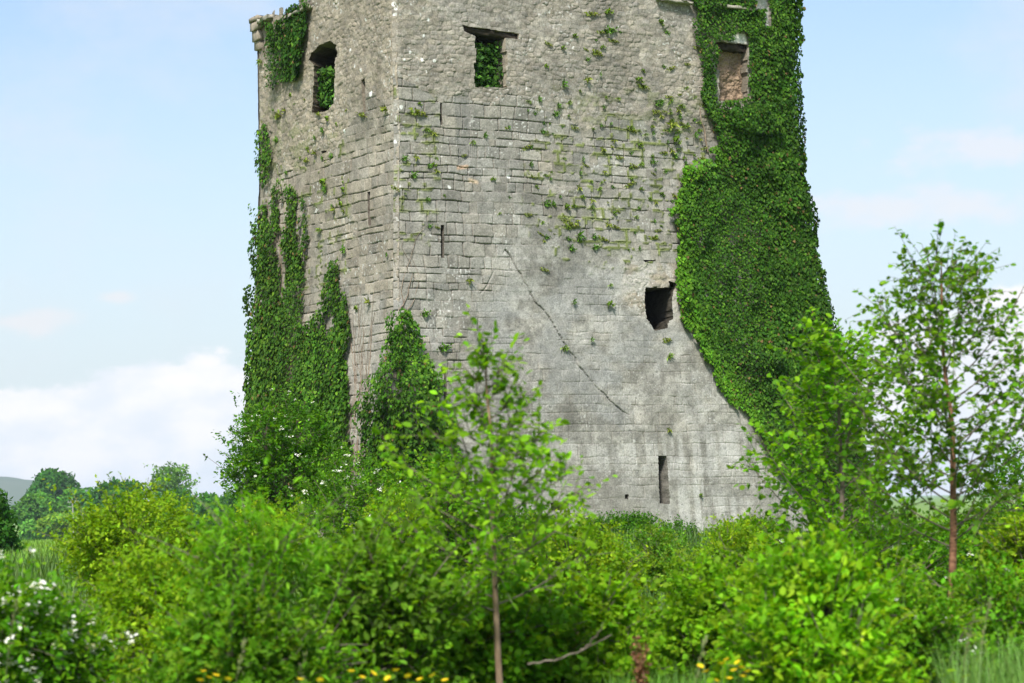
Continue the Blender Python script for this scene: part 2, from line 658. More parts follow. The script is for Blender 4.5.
def build_face(face, s_lo, s_hi, ztop, step, seed, zones, openings, parent, topline=None):
    """zones(S,Z) -> dict(rubble, render, moss, brown ...);  openings: list of dicts(mask fn, depth, name)"""
    nz = int((ztop - ZB) / step) + 1
    z = np.linspace(ZB, ztop, nz)
    kh = BB if face in ('side', 'right') else BR
    smax = s_hi - s_lo + (1 + kh) * bat(ZB)
    ns = int(smax / step) + 1
    q = np.linspace(0, 1, ns)
    Zg = np.repeat(z[:, None], ns, 1)
    bb = bat(z)[:, None]
    S = (s_lo - bb) + q[None, :] * (s_hi - s_lo + (1 + kh) * bb)
    zn = zones(S, Zg)
    rub, ren = zn['rubble'], zn['render']
    rg = np.random.RandomState(seed + 50)
    da, ia, fa = courses(S, Zg, seed, 0.13, 0.29, 0.18, 0.60, 0.034, 0.0065)
    dr, ir, f2 = rubble_cells(S, Zg, seed + 11, 0.19, 0.098)
    tone = rg.normal(0, 1, 60000)
    tone2 = rg.normal(0, 1, 60000)
    pro = rg.normal(0, 1, 60000)
    isr = rub > 0.5
    d = np.where(isr, dr, da)
    sid = np.where(isr, ir + 20000, ia)
    fr = np.where(isr, f2, fa)
    jn = fbm(S * 0.9, Zg * 0.9, seed + 20, 3)
    jn2 = vn(S * 5, Zg * 5, seed + 21)
    jw = np.where(isr, 0.018, 0.011)
    jprof = sstep(d, 0.001, jw)
    jdep = np.where(isr, 0.009, 0.036) * (0.14 + 1.0 * sstep(jn + 0.65 * (jn2 - .5), 0.38, 0.66))
    jdep = jdep * (1 - 0.75 * ren)
    h = -(1 - jprof) * jdep
    h += pro[sid] * np.where(isr, 0.0045, 0.006) * (1 - 0.75 * ren) * jprof
    h += (fr - 0.5) * tone2[sid] * 0.008 * (1 - ren) * jprof
    rough = fbm(S * 9, Zg * 9, seed + 30, 4) - 0.5
    h += rough * np.where(isr, 0.028, 0.020) * (1 - 0.25 * ren)
    h += (fbm(S * 0.6, Zg * 0.6, seed + 33, 4) - 0.5) * 0.10
    h += zn.get('relief', 0)
    # ------------- stone colour
    base = np.stack([np.full(S.shape, c) for c in zn.get('base', (0.297, 0.284, 0.248))], -1)
    warm = np.array((0.34, 0.290, 0.218))
    cool = np.array((0.290, 0.286, 0.272))
    w = np.clip(zn['warm'], 0, 1)[..., None]
    col = base * (1 - w) + warm * w
    k = np.clip(0.45 * tone2[sid], -0.6, 1)[..., None] * 0.35 * (1 - ren[..., None] * .7)
    col = col * (1 - np.abs(k)) + np.where(k > 0, warm, cool) * np.abs(k)
    var = 1 + np.clip(tone[sid], -2, 2.2) * 0.115 * (1 - ren * 0.75)
    var *= 1 + (fbm(S * 1.1, Zg * 1.1, seed + 35, 5) - 0.5) * 0.55
    var *= 1 + (fbm(S * 6, Zg * 6, seed + 36, 4) - 0.5) * 0.55
    st = fbm(S * 4.5, Zg * 0.35, seed + 40, 4)          # vertical rain streaks
    var *= 1 + (st - 0.5) * (0.38 - .16 * ren)
    bl_ = fbm(S * 2.3, Zg * 2.8, seed + 52, 5)
    var *= 1 + (sstep(bl_, 0.35, 0.65) - .5) * (0.12 + 0.14 * ren)
    var *= 1 + (sstep(fbm(S * 8, Zg * 9, seed + 57, 4), .3, .7) - .5) * .30 * ren
    col = col * var[..., None] * STONE_GAIN
    mort = np.array((0.13, 0.115, 0.09))
    jm = ((1 - jprof) * (1 - 0.55 * ren) * (.35 + .65 * sstep(jn + 0.65 * (jn2 - .5), 0.3, 0.6)) * np.where(isr, .48, 1))[..., None] * 0.85
    col = col * (1 - jm) + mort * jm
    # lime wash / pale crust
    lime = zn.get('lime', np.zeros(S.shape))
    lm = np.clip(lime, 0, 1)[..., None]
    col = col * (1 - lm * 0.7) + np.array((0.46, 0.45, 0.42)) * lm * 0.7
    # pale lichen specks, brighter in colonies
    ln = vn(S * 26, Zg * 26, seed + 44)
    colony = fbm(S * 1.6, Zg * 1.6, seed + 46, 3)
    lc = (sstep(ln, 0.80, 0.9) * sstep(colony, 0.50, 0.68) * zn.get('lichen', 1.0))[..., None]
    col = col * (1 - 0.75 * lc) + np.array((0.52, 0.52, 0.48)) * 0.75 * lc
    dn = vn(S * 17, Zg * 17, seed + 45)
    dc = (sstep(dn, 0.84, 0.93) * 0.5)[..., None]
    col = col * (1 - dc) + np.array((0.10, 0.10, 0.09)) * dc
    # moss in the joints
    mo = zn.get('moss', np.zeros(S.shape))
    mn = fbm(S * 3.2, Zg * 5.5, seed + 47, 3)
    mm = (sstep(mn + .25 * (vn(S * 11, Zg * 14, seed + 49) - .5) + mo * 0.12, 0.62, 0.74) * (0.12 + 0.88 * (1 - sstep(d, 0.006, 0.06))) * np.clip(mo * 1.6, 0, 1) * (1 - .6 * rub))[..., None]
    mc = np.array((0.115, 0.135, 0.045)) * (0.7 + 0.8 * vn(S * 4, Zg * 4, seed + 48))[..., None]
    col = col * (1 - mm) + mc * mm
    h = h + mm[..., 0] * 0.02
    if 'paint' in zn:
        for msk, c, a in zn['paint']:
            mk = (np.clip(msk, 0, 1) * a)[..., None]
            col = col * (1 - mk) + np.array(c) * mk
    P = face_pt(face, S, Zg, h)
    # arris: round the vertical corners a little
    for edge, sg in ((s_lo - bb, 1), (s_hi + kh * bb, -1)):
        dd = np.abs(S - edge)
        rnd = np.clip(1 - dd / 0.16, 0, 1) ** 2 * 0.075
        P = P - NRM[face] * rnd[..., None]
    keep = np.ones((nz - 1, ns - 1), bool)
    Sc = (S[:-1, :-1] + S[1:, 1:]) / 2
    Zc = (Zg[:-1, :-1] + Zg[1:, 1:]) / 2
    if topline is not None:
        keep &= Zc < topline(Sc)
    idx = np.arange(nz * ns).reshape(nz, ns)
    for op in openings:
        mk = op['mask'](Sc, Zc)
        keep &= ~mk
        op['cells'] = mk
    if face in ('front', 'back'):
        a, b, c, e = idx[:-1, :-1], idx[:-1, 1:], idx[1:, 1:], idx[1:, :-1]
    else:
        a, b, c, e = idx[:-1, :-1], idx[1:, :-1], idx[1:, 1:], idx[:-1, 1:]
    if face == 'back':
        a, b, c, e = a, e, c, b
    if face == 'right':
        a, b, c, e = a, e, c, b
    F = np.stack((a, b, c, e), -1)[keep]
    me = raw_mesh('wall', P.reshape(-1, 3), F, col.reshape(-1, 3), True)
    wall = link('wall', me, M_STONE, parent)
    # ------------- the openings: jambs, head, sill and back of each, one mesh each
    for op in openings:
        mk = op['cells']
        if not mk.any():
            continue
        pad = np.pad(mk, 1)
        c_ = pad[1:-1, 1:-1]
        segs = []
        for (dy, dx, p0, p1) in ((0, -1, (0, 0), (1, 0)), (0, 1, (1, 1), (0, 1)), (-1, 0, (0, 1), (0, 0)), (1, 0, (1, 0), (1, 1))):
            nb = pad[1 + dy:pad.shape[0] - 1 + dy, 1 + dx:pad.shape[1] - 1 + dx]
            jj, ii = np.nonzero(c_ & ~nb)
            segs.append(np.stack((jj + p0[0], ii + p0[1], jj + p1[0], ii + p1[1]), -1))
        segs = np.concatenate(segs)
        A = P[segs[:, 0], segs[:, 1]]
        B = P[segs[:, 2], segs[:, 3]]
        ctr = (A.mean(0))
        dep = op['depth']
        nk = max(4, int(dep / 0.06))
        splay = op.get('splay', 0.0)
        VV, CC = [], []
        rr = np.random.RandomState(seed + 77)
        T = TAN[face]

        def ring(X, k):
            t = k / nk
            sx = (X - ctr) @ T
            s1 = X @ T
            zz_ = X[:, 2]
            n_ = fbm((s1 + zz_) * 6 + 3, zz_ * 7 + t * dep * 7, seed + 60, 3) - 0.5
            o = -NRM[face] * (t * dep)
            Y = X + o
            lateral = np.sign(sx)[:, None] * T * (n_ * 0.05 + splay * t)[:, None] * (0 if k == 0 else 1)
            vert = np.zeros_like(X)
            vert[:, 2] = (0 if k == 0 else 1) * n_ * 0.03
            return Y + lateral + vert

        for k in range(nk + 1):
            VV.append(ring(A, k))
            VV.append(ring(B, k))
            t = k / nk
            for X in (A, B):
                s1 = X @ T
                g = 0.7 + 0.6 * fbm(s1 * 9 + t * dep * 8, X[:, 2] * 11 + t * 3, seed + 61, 3)
                CC.append(np.array(op.get('col', (0.21, 0.185, 0.145)))[None, :] * g[:, None])
        n_ = len(A)
        V_ = np.concatenate(VV)
        C_ = np.concatenate(CC)
        Fq = []
        for k in range(nk):
            a0 = np.arange(n_) + 2 * k * n_
            Fq.append(np.stack((a0, a0 + n_, a0 + 3 * n_, a0 + 2 * n_), -1))
        # back of the recess
        jj, ii = np.nonzero(mk)
        dp = -NRM[face] * (dep - 0.01)
        q4 = []
        big = int(4)
        for (dy, dx) in ((0, 0), (0, 1), (1, 1), (1, 0)):
            X = P[jj + dy, ii + dx]
            n2 = fbm((X @ T) * 5, X[:, 2] * 6, seed + 62, 4) - 0.5
            q4.append(X + dp + NRM[face] * (n2 * 0.18)[:, None])
        o0 = len(V_)
        m_ = len(jj)
        bk = np.concatenate(q4)
        s1 = bk @ T
        g = 0.6 + 0.8 * fbm(s1 * 7, bk[:, 2] * 8, seed + 63, 4)
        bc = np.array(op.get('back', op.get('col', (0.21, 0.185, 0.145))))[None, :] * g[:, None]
        # widen the back so a splayed recess stays closed
        sx = (bk - ctr) @ T
        bk = bk + np.sign(sx)[:, None] * T * splay
        Fb = np.stack((o0 + np.arange(m_), o0 + m_ + np.arange(m_), o0 + 2 * m_ + np.arange(m_), o0 + 3 * m_ + np.arange(m_)), -1)
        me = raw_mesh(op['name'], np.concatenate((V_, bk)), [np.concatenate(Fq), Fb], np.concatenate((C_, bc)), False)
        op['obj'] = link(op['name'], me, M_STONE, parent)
    f = Face()
    f.S, f.Z, f.P, f.wall = S, Zg, P, wall
    return f


def box_mesh(name, a, b, w_up, up, w_out, out, seg=10, jit=0.01, seed=0, cols=None):
    """a rough beam from a to b, thickness w_up along up, w_out along out"""
    rg = np.random.RandomState(seed)
    a, b = np.array(a, float), np.array(b, float)
    V, F = [], []
    prof = [(-1, -.93), (-.93, -1), (.93, -1), (1, -.93), (1, .93), (.93, 1), (-.93, 1), (-1, .93)]
    for i in range(seg + 1):
        c = a + (b - a) * i / seg
        for p, q in prof:
            V.append(c + up * (p * w_up / 2 + rg.normal(0, jit)) + out * (q * w_out / 2 + rg.normal(0, jit)))
    n = len(prof)
    for i in range(seg):
        for j in range(n):
            F.append((i * n + j, i * n + (j + 1) % n, (i + 1) * n + (j + 1) % n, (i + 1) * n + j))
    V.append(a)
    V.append(b)
    T = []
    e0 = seg * n
    for j in range(n):
        T.append((len(V) - 2, (j + 1) % n, j))
        T.append((len(V) - 1, e0 + j, e0 + (j + 1) % n))
    V = np.array(V)
    c = None
    if cols is not None:
        c = np.array(cols)[None, :] * rg.uniform(0.8, 1.2, (len(V), 1))
    return raw_mesh(name, V, [np.array(F), np.array(T)], c)


def tower():
    c = face_pt('front', np.array(WID / 2), np.array(1.6), 0.0) + np.array((*Vd, 0)) * DEP / 2
    root = thing('ruined_tower', 'tall ruined grey stone tower house with ivy on its corners', 'tower', Vector(c))

    # -------- front
    P = fpoly

    def jag(S, Z, k=0.035, seed=3, hh=0.15):
        return S + (np.random.RandomState(seed).rand(400)[np.clip((Z / hh).astype(int), 0, 399)] - 0.5) * 2 * k

    def rect(pts, k=0.03, seed=1, face='front', zj=0.02):
        pl = fpoly(pts) if face == 'front' else lpoly(pts)
        return lambda S, Z: inpoly(jag(S, Z, k, seed), Z + (vn(S * 6, S * 0, seed) - 0.5) * 2 * zj, pl)
    op_f = [  # near-black backs of slits and holes paint in the dark inside them
        dict(name='window', depth=1.1, col=(0.27, 0.235, 0.18), mask=rect([(463, 25), (520, 34), (519, 39.5), (506, 38), (506, 88), (474, 87), (475, 36), (464, 31)], 0.035, 4)),
        dict(name='window', depth=0.24, col=(0.20, 0.17, 0.13), back=(0.23, 0.165, 0.11), mask=rect([(713, 41), (748, 45), (747, 52), (747, 101), (719, 101), (717, 49)], 0.03, 6)),
        dict(name='window', depth=2.2, splay=.45, col=(0.10, 0.088, 0.068), back=(0.03, 0.026, 0.022), mask=rect([(645, 287), (668, 287.5), (668, 281), (675.5, 283), (673, 292), (672.5, 319), (668.5, 321), (668, 328), (655, 331), (652, 325), (646, 319)], 0.022, 8, zj=.004)),  # jambs and back coloured dark to stand for the shaded interior
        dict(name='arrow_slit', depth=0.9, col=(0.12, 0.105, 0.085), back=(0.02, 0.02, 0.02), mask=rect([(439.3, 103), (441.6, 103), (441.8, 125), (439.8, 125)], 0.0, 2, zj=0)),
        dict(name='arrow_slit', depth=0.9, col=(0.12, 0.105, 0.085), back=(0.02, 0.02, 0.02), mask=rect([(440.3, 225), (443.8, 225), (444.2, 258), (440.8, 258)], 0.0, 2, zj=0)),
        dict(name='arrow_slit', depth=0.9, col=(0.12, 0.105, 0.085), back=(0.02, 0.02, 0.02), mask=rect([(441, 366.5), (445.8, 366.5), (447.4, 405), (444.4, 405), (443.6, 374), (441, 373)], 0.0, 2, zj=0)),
        dict(name='arrow_slit', depth=0.62, col=(0.17, 0.16, 0.135), back=(0.14, 0.13, 0.11), splay=-0.02, mask=rect([(658, 455.5), (667, 455.5), (668, 470), (670, 504), (660, 504)], 0.008, 5, zj=0.008)),  # jamb colour lowered to paint shade into the slit
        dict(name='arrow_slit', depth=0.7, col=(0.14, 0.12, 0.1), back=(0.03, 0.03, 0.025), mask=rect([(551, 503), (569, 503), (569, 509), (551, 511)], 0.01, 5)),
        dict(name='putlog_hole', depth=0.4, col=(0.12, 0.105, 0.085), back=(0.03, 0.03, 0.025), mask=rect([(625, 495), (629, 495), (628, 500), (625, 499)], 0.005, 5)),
        dict(name='putlog_hole', depth=0.35, col=(0.12, 0.105, 0.085), back=(0.03, 0.03, 0.025), mask=rect([(642, 260), (650, 259.6), (655, 259.2), (655, 260.6), (647, 261.4), (645, 262.6)], 0.005, 5)),
    ]
    ash_top = P([(380, 70), (440, 82), (470, 88), (510, 92), (560, 112), (620, 122), (700, 130), (760, 135), (860, 140)])
    ax = [p[0] for p in ash_top]
    az = [p[1] for p in ash_top]
    ren_poly = P([(505, 248), (545, 240), (600, 246), (660, 265), (720, 270), (790, 300), (900, 560), (380, 560), (420, 440), (436, 420), (452, 410), (462, 370), (472, 330), (488, 292)])
    crack = P([(505, 250), (520, 273), (537, 303), (546, 313), (556, 328), (566, 345), (580, 365), (596, 386), (612, 402), (628, 415)])
    crack2 = P([(505, 250), (498, 262), (487, 286), (479, 296)])
    fill = P([(455, 95), (471, 92), (472, 158), (458, 168)])
    lime1 = P([(632, 445), (700, 430), (770, 445), (790, 490), (745, 485), (700, 470), (668, 470)])
    lime2 = P([(664, 500), (700, 478), (745, 500), (760, 520), (735, 545), (672, 545)])
    lime3 = P([(580, 445), (650, 440), (650, 470), (585, 475)])
    dark1 = P([(560, 470), (655, 470), (660, 520), (560, 515)])
    moss1 = P([(560, 95), (700, 80), (720, 285), (600, 270), (540, 250), (525, 150)])
    moss2 = P([(390, 90), (440, 90), (440, 200), (420, 260), (393, 250)])
    patch_w3 = P([(625, 262), (690, 262), (690, 300), (672, 330), (640, 315), (622, 300)])

    def soft(S, Z, poly, r=0.25, seed=1, amp=0.35):
        s = S + (fbm(S * 1.5, Z * 1.5, seed, 4) - .5) * amp * 2
        z = Z + (fbm(S * 1.5, Z * 1.5, seed + 5, 4) - .5) * amp * 2
        acc = 0
        for dx, dz in ((0, 0), (r, 0), (-r, 0), (0, r), (0, -r)):
            acc = acc + inpoly(s + dx, z + dz, poly)
        return acc / 5.0

    def dist_line(S, Z, pts):
        d = np.full(S.shape, 9.0)
        for (x0, y0), (x1, y1) in zip(pts[:-1], pts[1:]):
            vx, vy = x1 - x0, y1 - y0
            t = np.clip(((S - x0) * vx + (Z - y0) * vy) / (vx * vx + vy * vy), 0, 1)
            d = np.minimum(d, np.hypot(S - x0 - t * vx, Z - y0 - t * vy))
        return d

    def zones_front(S, Z):
        zt = np.interp(S, ax, az)
        n = (fbm(S * 0.8, Z * 0.8, 12, 4) - 0.5)
        rub = (Z + n * 1.5 > zt).astype(float)
        w3 = soft(S, Z, patch_w3, 0.1, 31, 0.12)
        rub = np.maximum(rub, (w3 > 0.5))
        ren = soft(S, Z, ren_poly, 0.2, 2, 0.22)
        ren = ren * (0.84 + 0.3 * sstep(fbm(S * 0.7, Z * 0.9, 22, 4), 0.35, 0.6)).clip(0, 1)
        ren = ren * (1 - w3)
        dl = dist_line(S + (fbm(Z * 6, S * 5, 8, 4) - .5) * .15, Z, crack)
        dl = dl + .010 * (vn(S * 9, Z * 9, 11) - .45)
        dl2 = dist_line(S, Z, crack2)
        brk = sstep(fbm(S * 2.2, Z * 2.2, 37, 3), 0.36, 0.5)
        rel = -0.05 * (1 - sstep(dl, 0.004, 0.022)) * (0.55 + 0.45 * brk)
        rel = rel - 0.02 * (1 - sstep(dl2, 0.005, 0.03)) * brk
        fl = soft(S, Z, fill, 0.05, 33, 0.08)
        rel = rel - 0.03 * fl
        streak = fbm(S * 7, Z * 0.5, 45, 4)
        lime = (soft(S, Z, lime1, .2, 6) * 0.62 + soft(S, Z, lime2, .2, 7) * 0.8 + soft(S, Z, lime3, .2, 9) * 0.55) * sstep(streak, 0.32, 0.62)
        lime = lime + 0.42 * ren * sstep(fbm(S * 1.9, Z * 2.5, 50, 5), 0.53, 0.68)
        lime = lime + 0.7 * w3 * sstep(fbm(S * 3, Z * 3, 52, 4), 0.42, 0.6)
        moss = np.maximum(soft(S, Z, moss1, 0.3, 14) * 0.95, soft(S, Z, moss2, 0.2, 15) * 0.7)
        warm = np.clip((rub * 0.34 + (fbm(S * 0.5, Z * 0.5, 19, 3) - 0.5) * 0.8) * (1 - ren), 0, 1) + w3 * 0.45
        dk = soft(S, Z, dark1, .2, 17)
        paint = [(dk, (0.20, 0.19, 0.165), 0.35), (fl, (0.17, 0.165, 0.15), 0.6),
                 (1 - sstep(dl, 0.0, 0.022), (0.10, 0.095, 0.08), 0.35 * brk + 0.3)]
        bl = soft(S, Z, P([(470, 300), (600, 260), (680, 330), (640, 420), (500, 430)]), .3, 25, .6)
        paint.append((bl * sstep(fbm(S * 1.4, Z * 1.9, 55, 4), 0.42, 0.6), (0.225, 0.23, 0.225), 0.4))
        # vivid white lichen rosettes on the arris
        for (x, y, r_) in ((394, 4, 0.05), (396, 9, 0.04), (395, 14, 0.035), (401, 107, 0.045), (396, 141, 0.04), (399, 186, 0.035), (424, 36, .03), (410, 52, .03), (404, 60, .03), (422, 60, .035), (434, 61, .03), (508, 177, .05), (449, 187, .04), (428, 20, .03)):
            a_, b_ = Fp(x, y)
            paint.append((1 - sstep(np.hypot(S - a_, Z - b_) + (vn(S * 20, Z * 20, 3) - .5) * .03, r_ * .7, r_ * 1.2), (0.66, 0.66, 0.62), 0.95))
        for pl, cc, aa in ((P([(456, 166), (468, 165), (468, 169), (456, 170)]), (0.42, 0.28, 0.18), .8), (P([(468, 178), (478, 181), (477, 184), (468, 182)]), (0.46, 0.35, 0.24), .8),
                           (P([(733, 34), (744, 33), (747, 44), (728, 41)]), (0.62, 0.60, 0.55), .9), (P([(764, 8), (768, 8), (768, 27), (764, 27)]), (0.55, 0.53, 0.48), .8), (P([(754, -5), (766, -5), (767, 9), (753, 10)]), (0.52, 0.5, 0.44), .8)):
            paint.append((soft(S, Z, pl, 0.02, 41, 0.02), cc, aa))
        return dict(rubble=rub, render=ren, moss=moss, warm=warm, lime=lime, relief=rel, paint=paint, lichen=1.0 - 0.4 * ren)

    zL = Lp(257, 17)[1]
    zF = zL + 1.9

    def top_front(S):
        return zF - 0.5 * fbm(S * 1.3, S * 0, 18, 3) - 0.35 * (vn(S * 2.7, S * 0, 28) > 0.55)
    build_face('front', 0.0, WID, zF, 0.014, 100, zones_front, op_f, root, top_front)

    # -------- left side wall
    Q = lpoly
    op_s = [  # near-black backs here are painted darkness, as on the front
        dict(name='window', depth=1.3, splay=.8, col=(0.15, 0.125, 0.09), back=(0.05, 0.045, 0.035), mask=rect([(309, 60), (312, 52), (319, 46), (327, 41), (333, 41), (336.5, 46), (335, 58), (334, 84), (333.5, 103), (328, 110), (316, 114), (312, 112), (314, 66)], 0.05, 9, 'side')),  # jamb and back colours darkened in place of the shade under the arch
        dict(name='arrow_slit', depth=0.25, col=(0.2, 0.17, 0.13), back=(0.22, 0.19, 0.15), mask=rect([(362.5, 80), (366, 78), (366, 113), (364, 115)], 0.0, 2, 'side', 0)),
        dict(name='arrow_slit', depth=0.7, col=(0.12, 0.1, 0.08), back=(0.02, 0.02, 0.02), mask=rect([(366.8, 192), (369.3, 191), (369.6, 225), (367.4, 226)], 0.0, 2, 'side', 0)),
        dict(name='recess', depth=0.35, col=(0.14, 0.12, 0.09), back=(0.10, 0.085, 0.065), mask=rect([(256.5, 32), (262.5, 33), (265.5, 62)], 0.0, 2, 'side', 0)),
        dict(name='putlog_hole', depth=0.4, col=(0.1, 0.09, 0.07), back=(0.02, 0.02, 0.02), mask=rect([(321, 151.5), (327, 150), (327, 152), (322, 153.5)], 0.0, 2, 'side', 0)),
    ]
    st = Q([(250, 180), (290, 165), (340, 140), (365, 120), (400, 95)])
    sx = [p[0] for p in st][::-1]
    sz = [p[1] for p in st][::-1]
    smoss = Q([(258, 100), (345, 130), (350, 290), (300, 300), (256, 200)])
    spale = Q([(335, 300), (385, 290), (372, 440), (345, 460)])

    def zones_side(S, Z):
        zt = np.interp(S, sx, sz)
        n = (fbm(S * 0.8, Z * 0.8, 13, 4) - 0.5)
        rub = (Z + n * 1.6 > zt).astype(float)
        warm = np.clip(0.5 + rub * 0.4 + (fbm(S * 0.6, Z * 0.5, 29, 3) - 0.5) * 0.8, 0, 1)
        moss = soft(S, Z, smoss, .3, 3) * 0.75
        lime = soft(S, Z, spale, .15, 4) * 0.35
        paint = []
        for (x, y, r_) in ((372, 94, 0.07), (362, 70, 0.045), (350, 50, 0.04), (355, 66, .04), (345, 131, .04), (365, 20, .03)):
            a_, b_ = Lp(x, y)
            paint.append((1 - sstep(np.hypot(S - a_, Z - b_) + (vn(S * 20, Z * 20, 3) - .5) * .03, r_ * .7, r_ * 1.2), (0.66, 0.66, 0.62), 0.95))
        return dict(rubble=rub, render=np.zeros(S.shape), moss=moss, warm=warm, lime=lime, paint=paint, base=(0.305, 0.28, 0.235))

    def top_side(S):
        ramp = np.interp(S, [0, DEP * 0.35, DEP * 0.6, DEP], [zL + 1.2, zL + 0.35, zL + 0.1, zL])
        return ramp - 0.22 * fbm(S * 2.1, S * 0, 23, 3) - 0.16 * (vn(S * 3.7, S * 0, 27) > 0.5)
    build_face('side', 0.0, DEP, zL + 1.3, 0.015, 140, zones_side, op_s, root, top_side)

    def zones_far(S, Z):
        return dict(rubble=(fbm(S * .4, Z * .4, 4, 2) + Z * .02 > .6).astype(float), render=np.zeros(S.shape), warm=np.full(S.shape, .4))
    build_face('right', 0.0, DEP, zF, 0.05, 160, zones_far, [], root, top_front)
    build_face('back', 0.0, WID, zL + 1.3, 0.05, 170, zones_far, [], root, lambda S: np.interp(S, [0, WID], [zL, zL + 1.2]) - 0.4 * fbm(S * 2, S * 0, 40, 3))

    # inside: the ragged wall heads and a turf-covered deck below them
    zd = zL - 0.55
    pts = [face_pt('front', np.array(a), np.array(zd), -b_) for a, b_ in ((0.02, .02), (WID - 0.02, .02))]
    pts += [face_pt('back', np.array(a), np.array(zd), -.02) for a in (WID - 0.02, 0.02)]
    pts = np.array(pts)
    n = 24
    q = np.linspace(0, 1, n)
    A, B = np.meshgrid(q, q, indexing='ij')
    G = (pts[0] * (1 - A[..., None]) + pts[1] * A[..., None]) * (1 - B[..., None]) + (pts[3] * (1 - A[..., None]) + pts[2] * A[..., None]) * B[..., None]
    G[..., 2] += (fbm(A * 9, B * 9, 6, 3) - .5) * .3
    idx = np.arange(n * n).reshape(n, n)
    F = np.stack((idx[:-1, :-1], idx[1:, :-1], idx[1:, 1:], idx[:-1, 1:]), -1).reshape(-1, 4)
    cc = np.array((0.16, 0.15, 0.09))[None, :] * (0.6 + .8 * fbm(A * 20, B * 20, 7, 3)).reshape(-1, 1)
    link('wall_walk', raw_mesh('wall_walk', G.reshape(-1, 3), F, cc), M_STONE, root)

    # timber lintels over the two upper windows
    up = np.array((0, 0, 1.0))
    for (p0, p1, th) in (((464.5, 28.2), (519, 36.8), .13), ((714, 44.5), (748, 48.5), .17)):
        s0, z0 = Fp(*p0)
        s1, z1 = Fp(*p1)
        a = face_pt('front', np.array(s0), np.array(z0), -0.20)
        b = face_pt('front', np.array(s1), np.array(z1), -0.20)
        me = box_mesh('lintel', a, b, th, up, 0.30, NRM['front'], 12, 0.012, 5)
        link('lintel', me, M_TIMBER, root)

    # corbelled stones of the broken corner turret on the far left
    z_ = zL - 0.02
    for i, (ln, th, pr) in enumerate(((.50, .12, .12), (.46, .20, .10), (.36, .24, .06), (.30, .22, .02))):
        z_ -= th
        e = DEP + BB * float(bat(z_)) + pr * .55
        a = face_pt('side', np.array(e - ln), np.array(z_ + th / 2), -.10)
        b = face_pt('side', np.array(e), np.array(z_ + th / 2), -.10)
        link('corbel', box_mesh('corbel', a, b, th - .012, up, .24 + 2 * pr, NRM['side'], 3, .008, 30 + i, (.245, .21, .16)), M_STONE, root)
    # drip slab, half buried in ivy, on the side wall's head, and loose cope stones on both heads
    for i, (face, s_, z_, ln, th) in enumerate((('side', Lp(303, 12)[0], Lp(303, 12)[1], 0.95, .06), ('side', Lp(268, 20)[0], Lp(268, 20)[1], 0.55, .10), ('front', Fp(672, 2.2)[0], Fp(672, 2.2)[1], .95, .05), ('front', Fp(722, 7)[0], Fp(722, 7)[1], 1.5, .06))):
        a = face_pt(face, np.array(s_ - ln / 2), np.array(z_ + .02), 0.03)
        b = face_pt(face, np.array(s_ + ln / 2), np.array(z_ - .01), 0.03)
        link('drip_stone', box_mesh('drip_stone', a, b, th, up, .26, NRM[face], 8, .01, i, (0.27, 0.25, 0.2)), M_STONE, root)
    return root, zL, zF


TOWER, ZL, ZF = tower()


# ------------------------------------------------------------------ leaves, tubes
LEAFT = {
    'oval': (np.array(((0, 0, 0), (.28, .27, .07), (.68, .25, .05), (1, 0, -.06), (.68, -.25, .05), (.28, -.27, .07))), ((0, 3, 2, 1), (0, 5, 4, 3))),
    'round': (np.array(((0, 0, 0), (.22, .38, .07), (.74, .36, .04), (1, 0, -.03), (.74, -.36, .04), (.22, -.38, .07))), ((0, 3, 2, 1), (0, 5, 4, 3))),
    'ivy': (np.array(((0, 0, 0), (-.08, .42, .02), (.42, .40, .06), (1, 0, -.05), (.42, -.40, .06), (-.08, -.42, .02))), ((0, 3, 2, 1), (0, 5, 4, 3))),
    'long': (np.array(((0, 0, 0), (.3, .14, .04), (.7, .12, .02), (1, 0, -.08), (.7, -.12, .02), (.3, -.14, .04))), ((0, 3, 2, 1), (0, 5, 4, 3))),
    'chip': (np.array(((0, 0, 0), (.5, .32, .05), (1, 0, 0), (.5, -.32, .05))), ((0, 3, 2, 1),)),
}


def leaf_mesh(name, P, D, Nn, size, cols, kind='oval'):
    T, Fq = LEAFT[kind]
    D = unit(D)
    B = unit(np.cross(Nn, D))
    Nn = np.cross(D, B)
    n, k = len(P), len(T)
    V = P[:, None, :] + size[:, None, None] * (T[None, :, 0:1] * D[:, None] + T[None, :, 1:2] * B[:, None] + T[None, :, 2:3] * Nn[:, None])
    off = (np.arange(n) * k)[:, None]
    Fs = np.concatenate([off + np.array(f)[None, :] for f in Fq])
    return raw_mesh(name, V.reshape(-1, 3), Fs, np.repeat(cols, k, 0))


def tube_mesh(name, lines, sides=5, cols=None):
    """lines: list of (pts (n,3), radii (n,))"""
    VV, FF, o = [], [], 0
    for pts, rad in lines:
        pts = np.asarray(pts, float)
        n = len(pts)
        d = unit(np.gradient(pts, axis=0))
        ref = np.array((0.31, 0.9, 0.17)) if abs(d[0][1]) < .8 else np.array((1.0, 0.1, 0.2))
        a = unit(np.cross(d, ref))
        b = np.cross(d, a)
        ang = np.arange(sides) * 2 * math.pi / sides
        ring = pts[:, None, :] + np.asarray(rad)[:, None, None] * (np.cos(ang)[None, :, None] * a[:, None] + np.sin(ang)[None, :, None] * b[:, None])
        VV.append(ring.reshape(-1, 3))
        idx = o + np.arange(n * sides).reshape(n, sides)
        nx = np.roll(idx, -1, 1)
        FF.append(np.stack((idx[:-1], nx[:-1], nx[1:], idx[1:]), -1).reshape(-1, 4))
        o += n * sides
    return raw_mesh(name, np.concatenate(VV), np.concatenate(FF), cols, True)


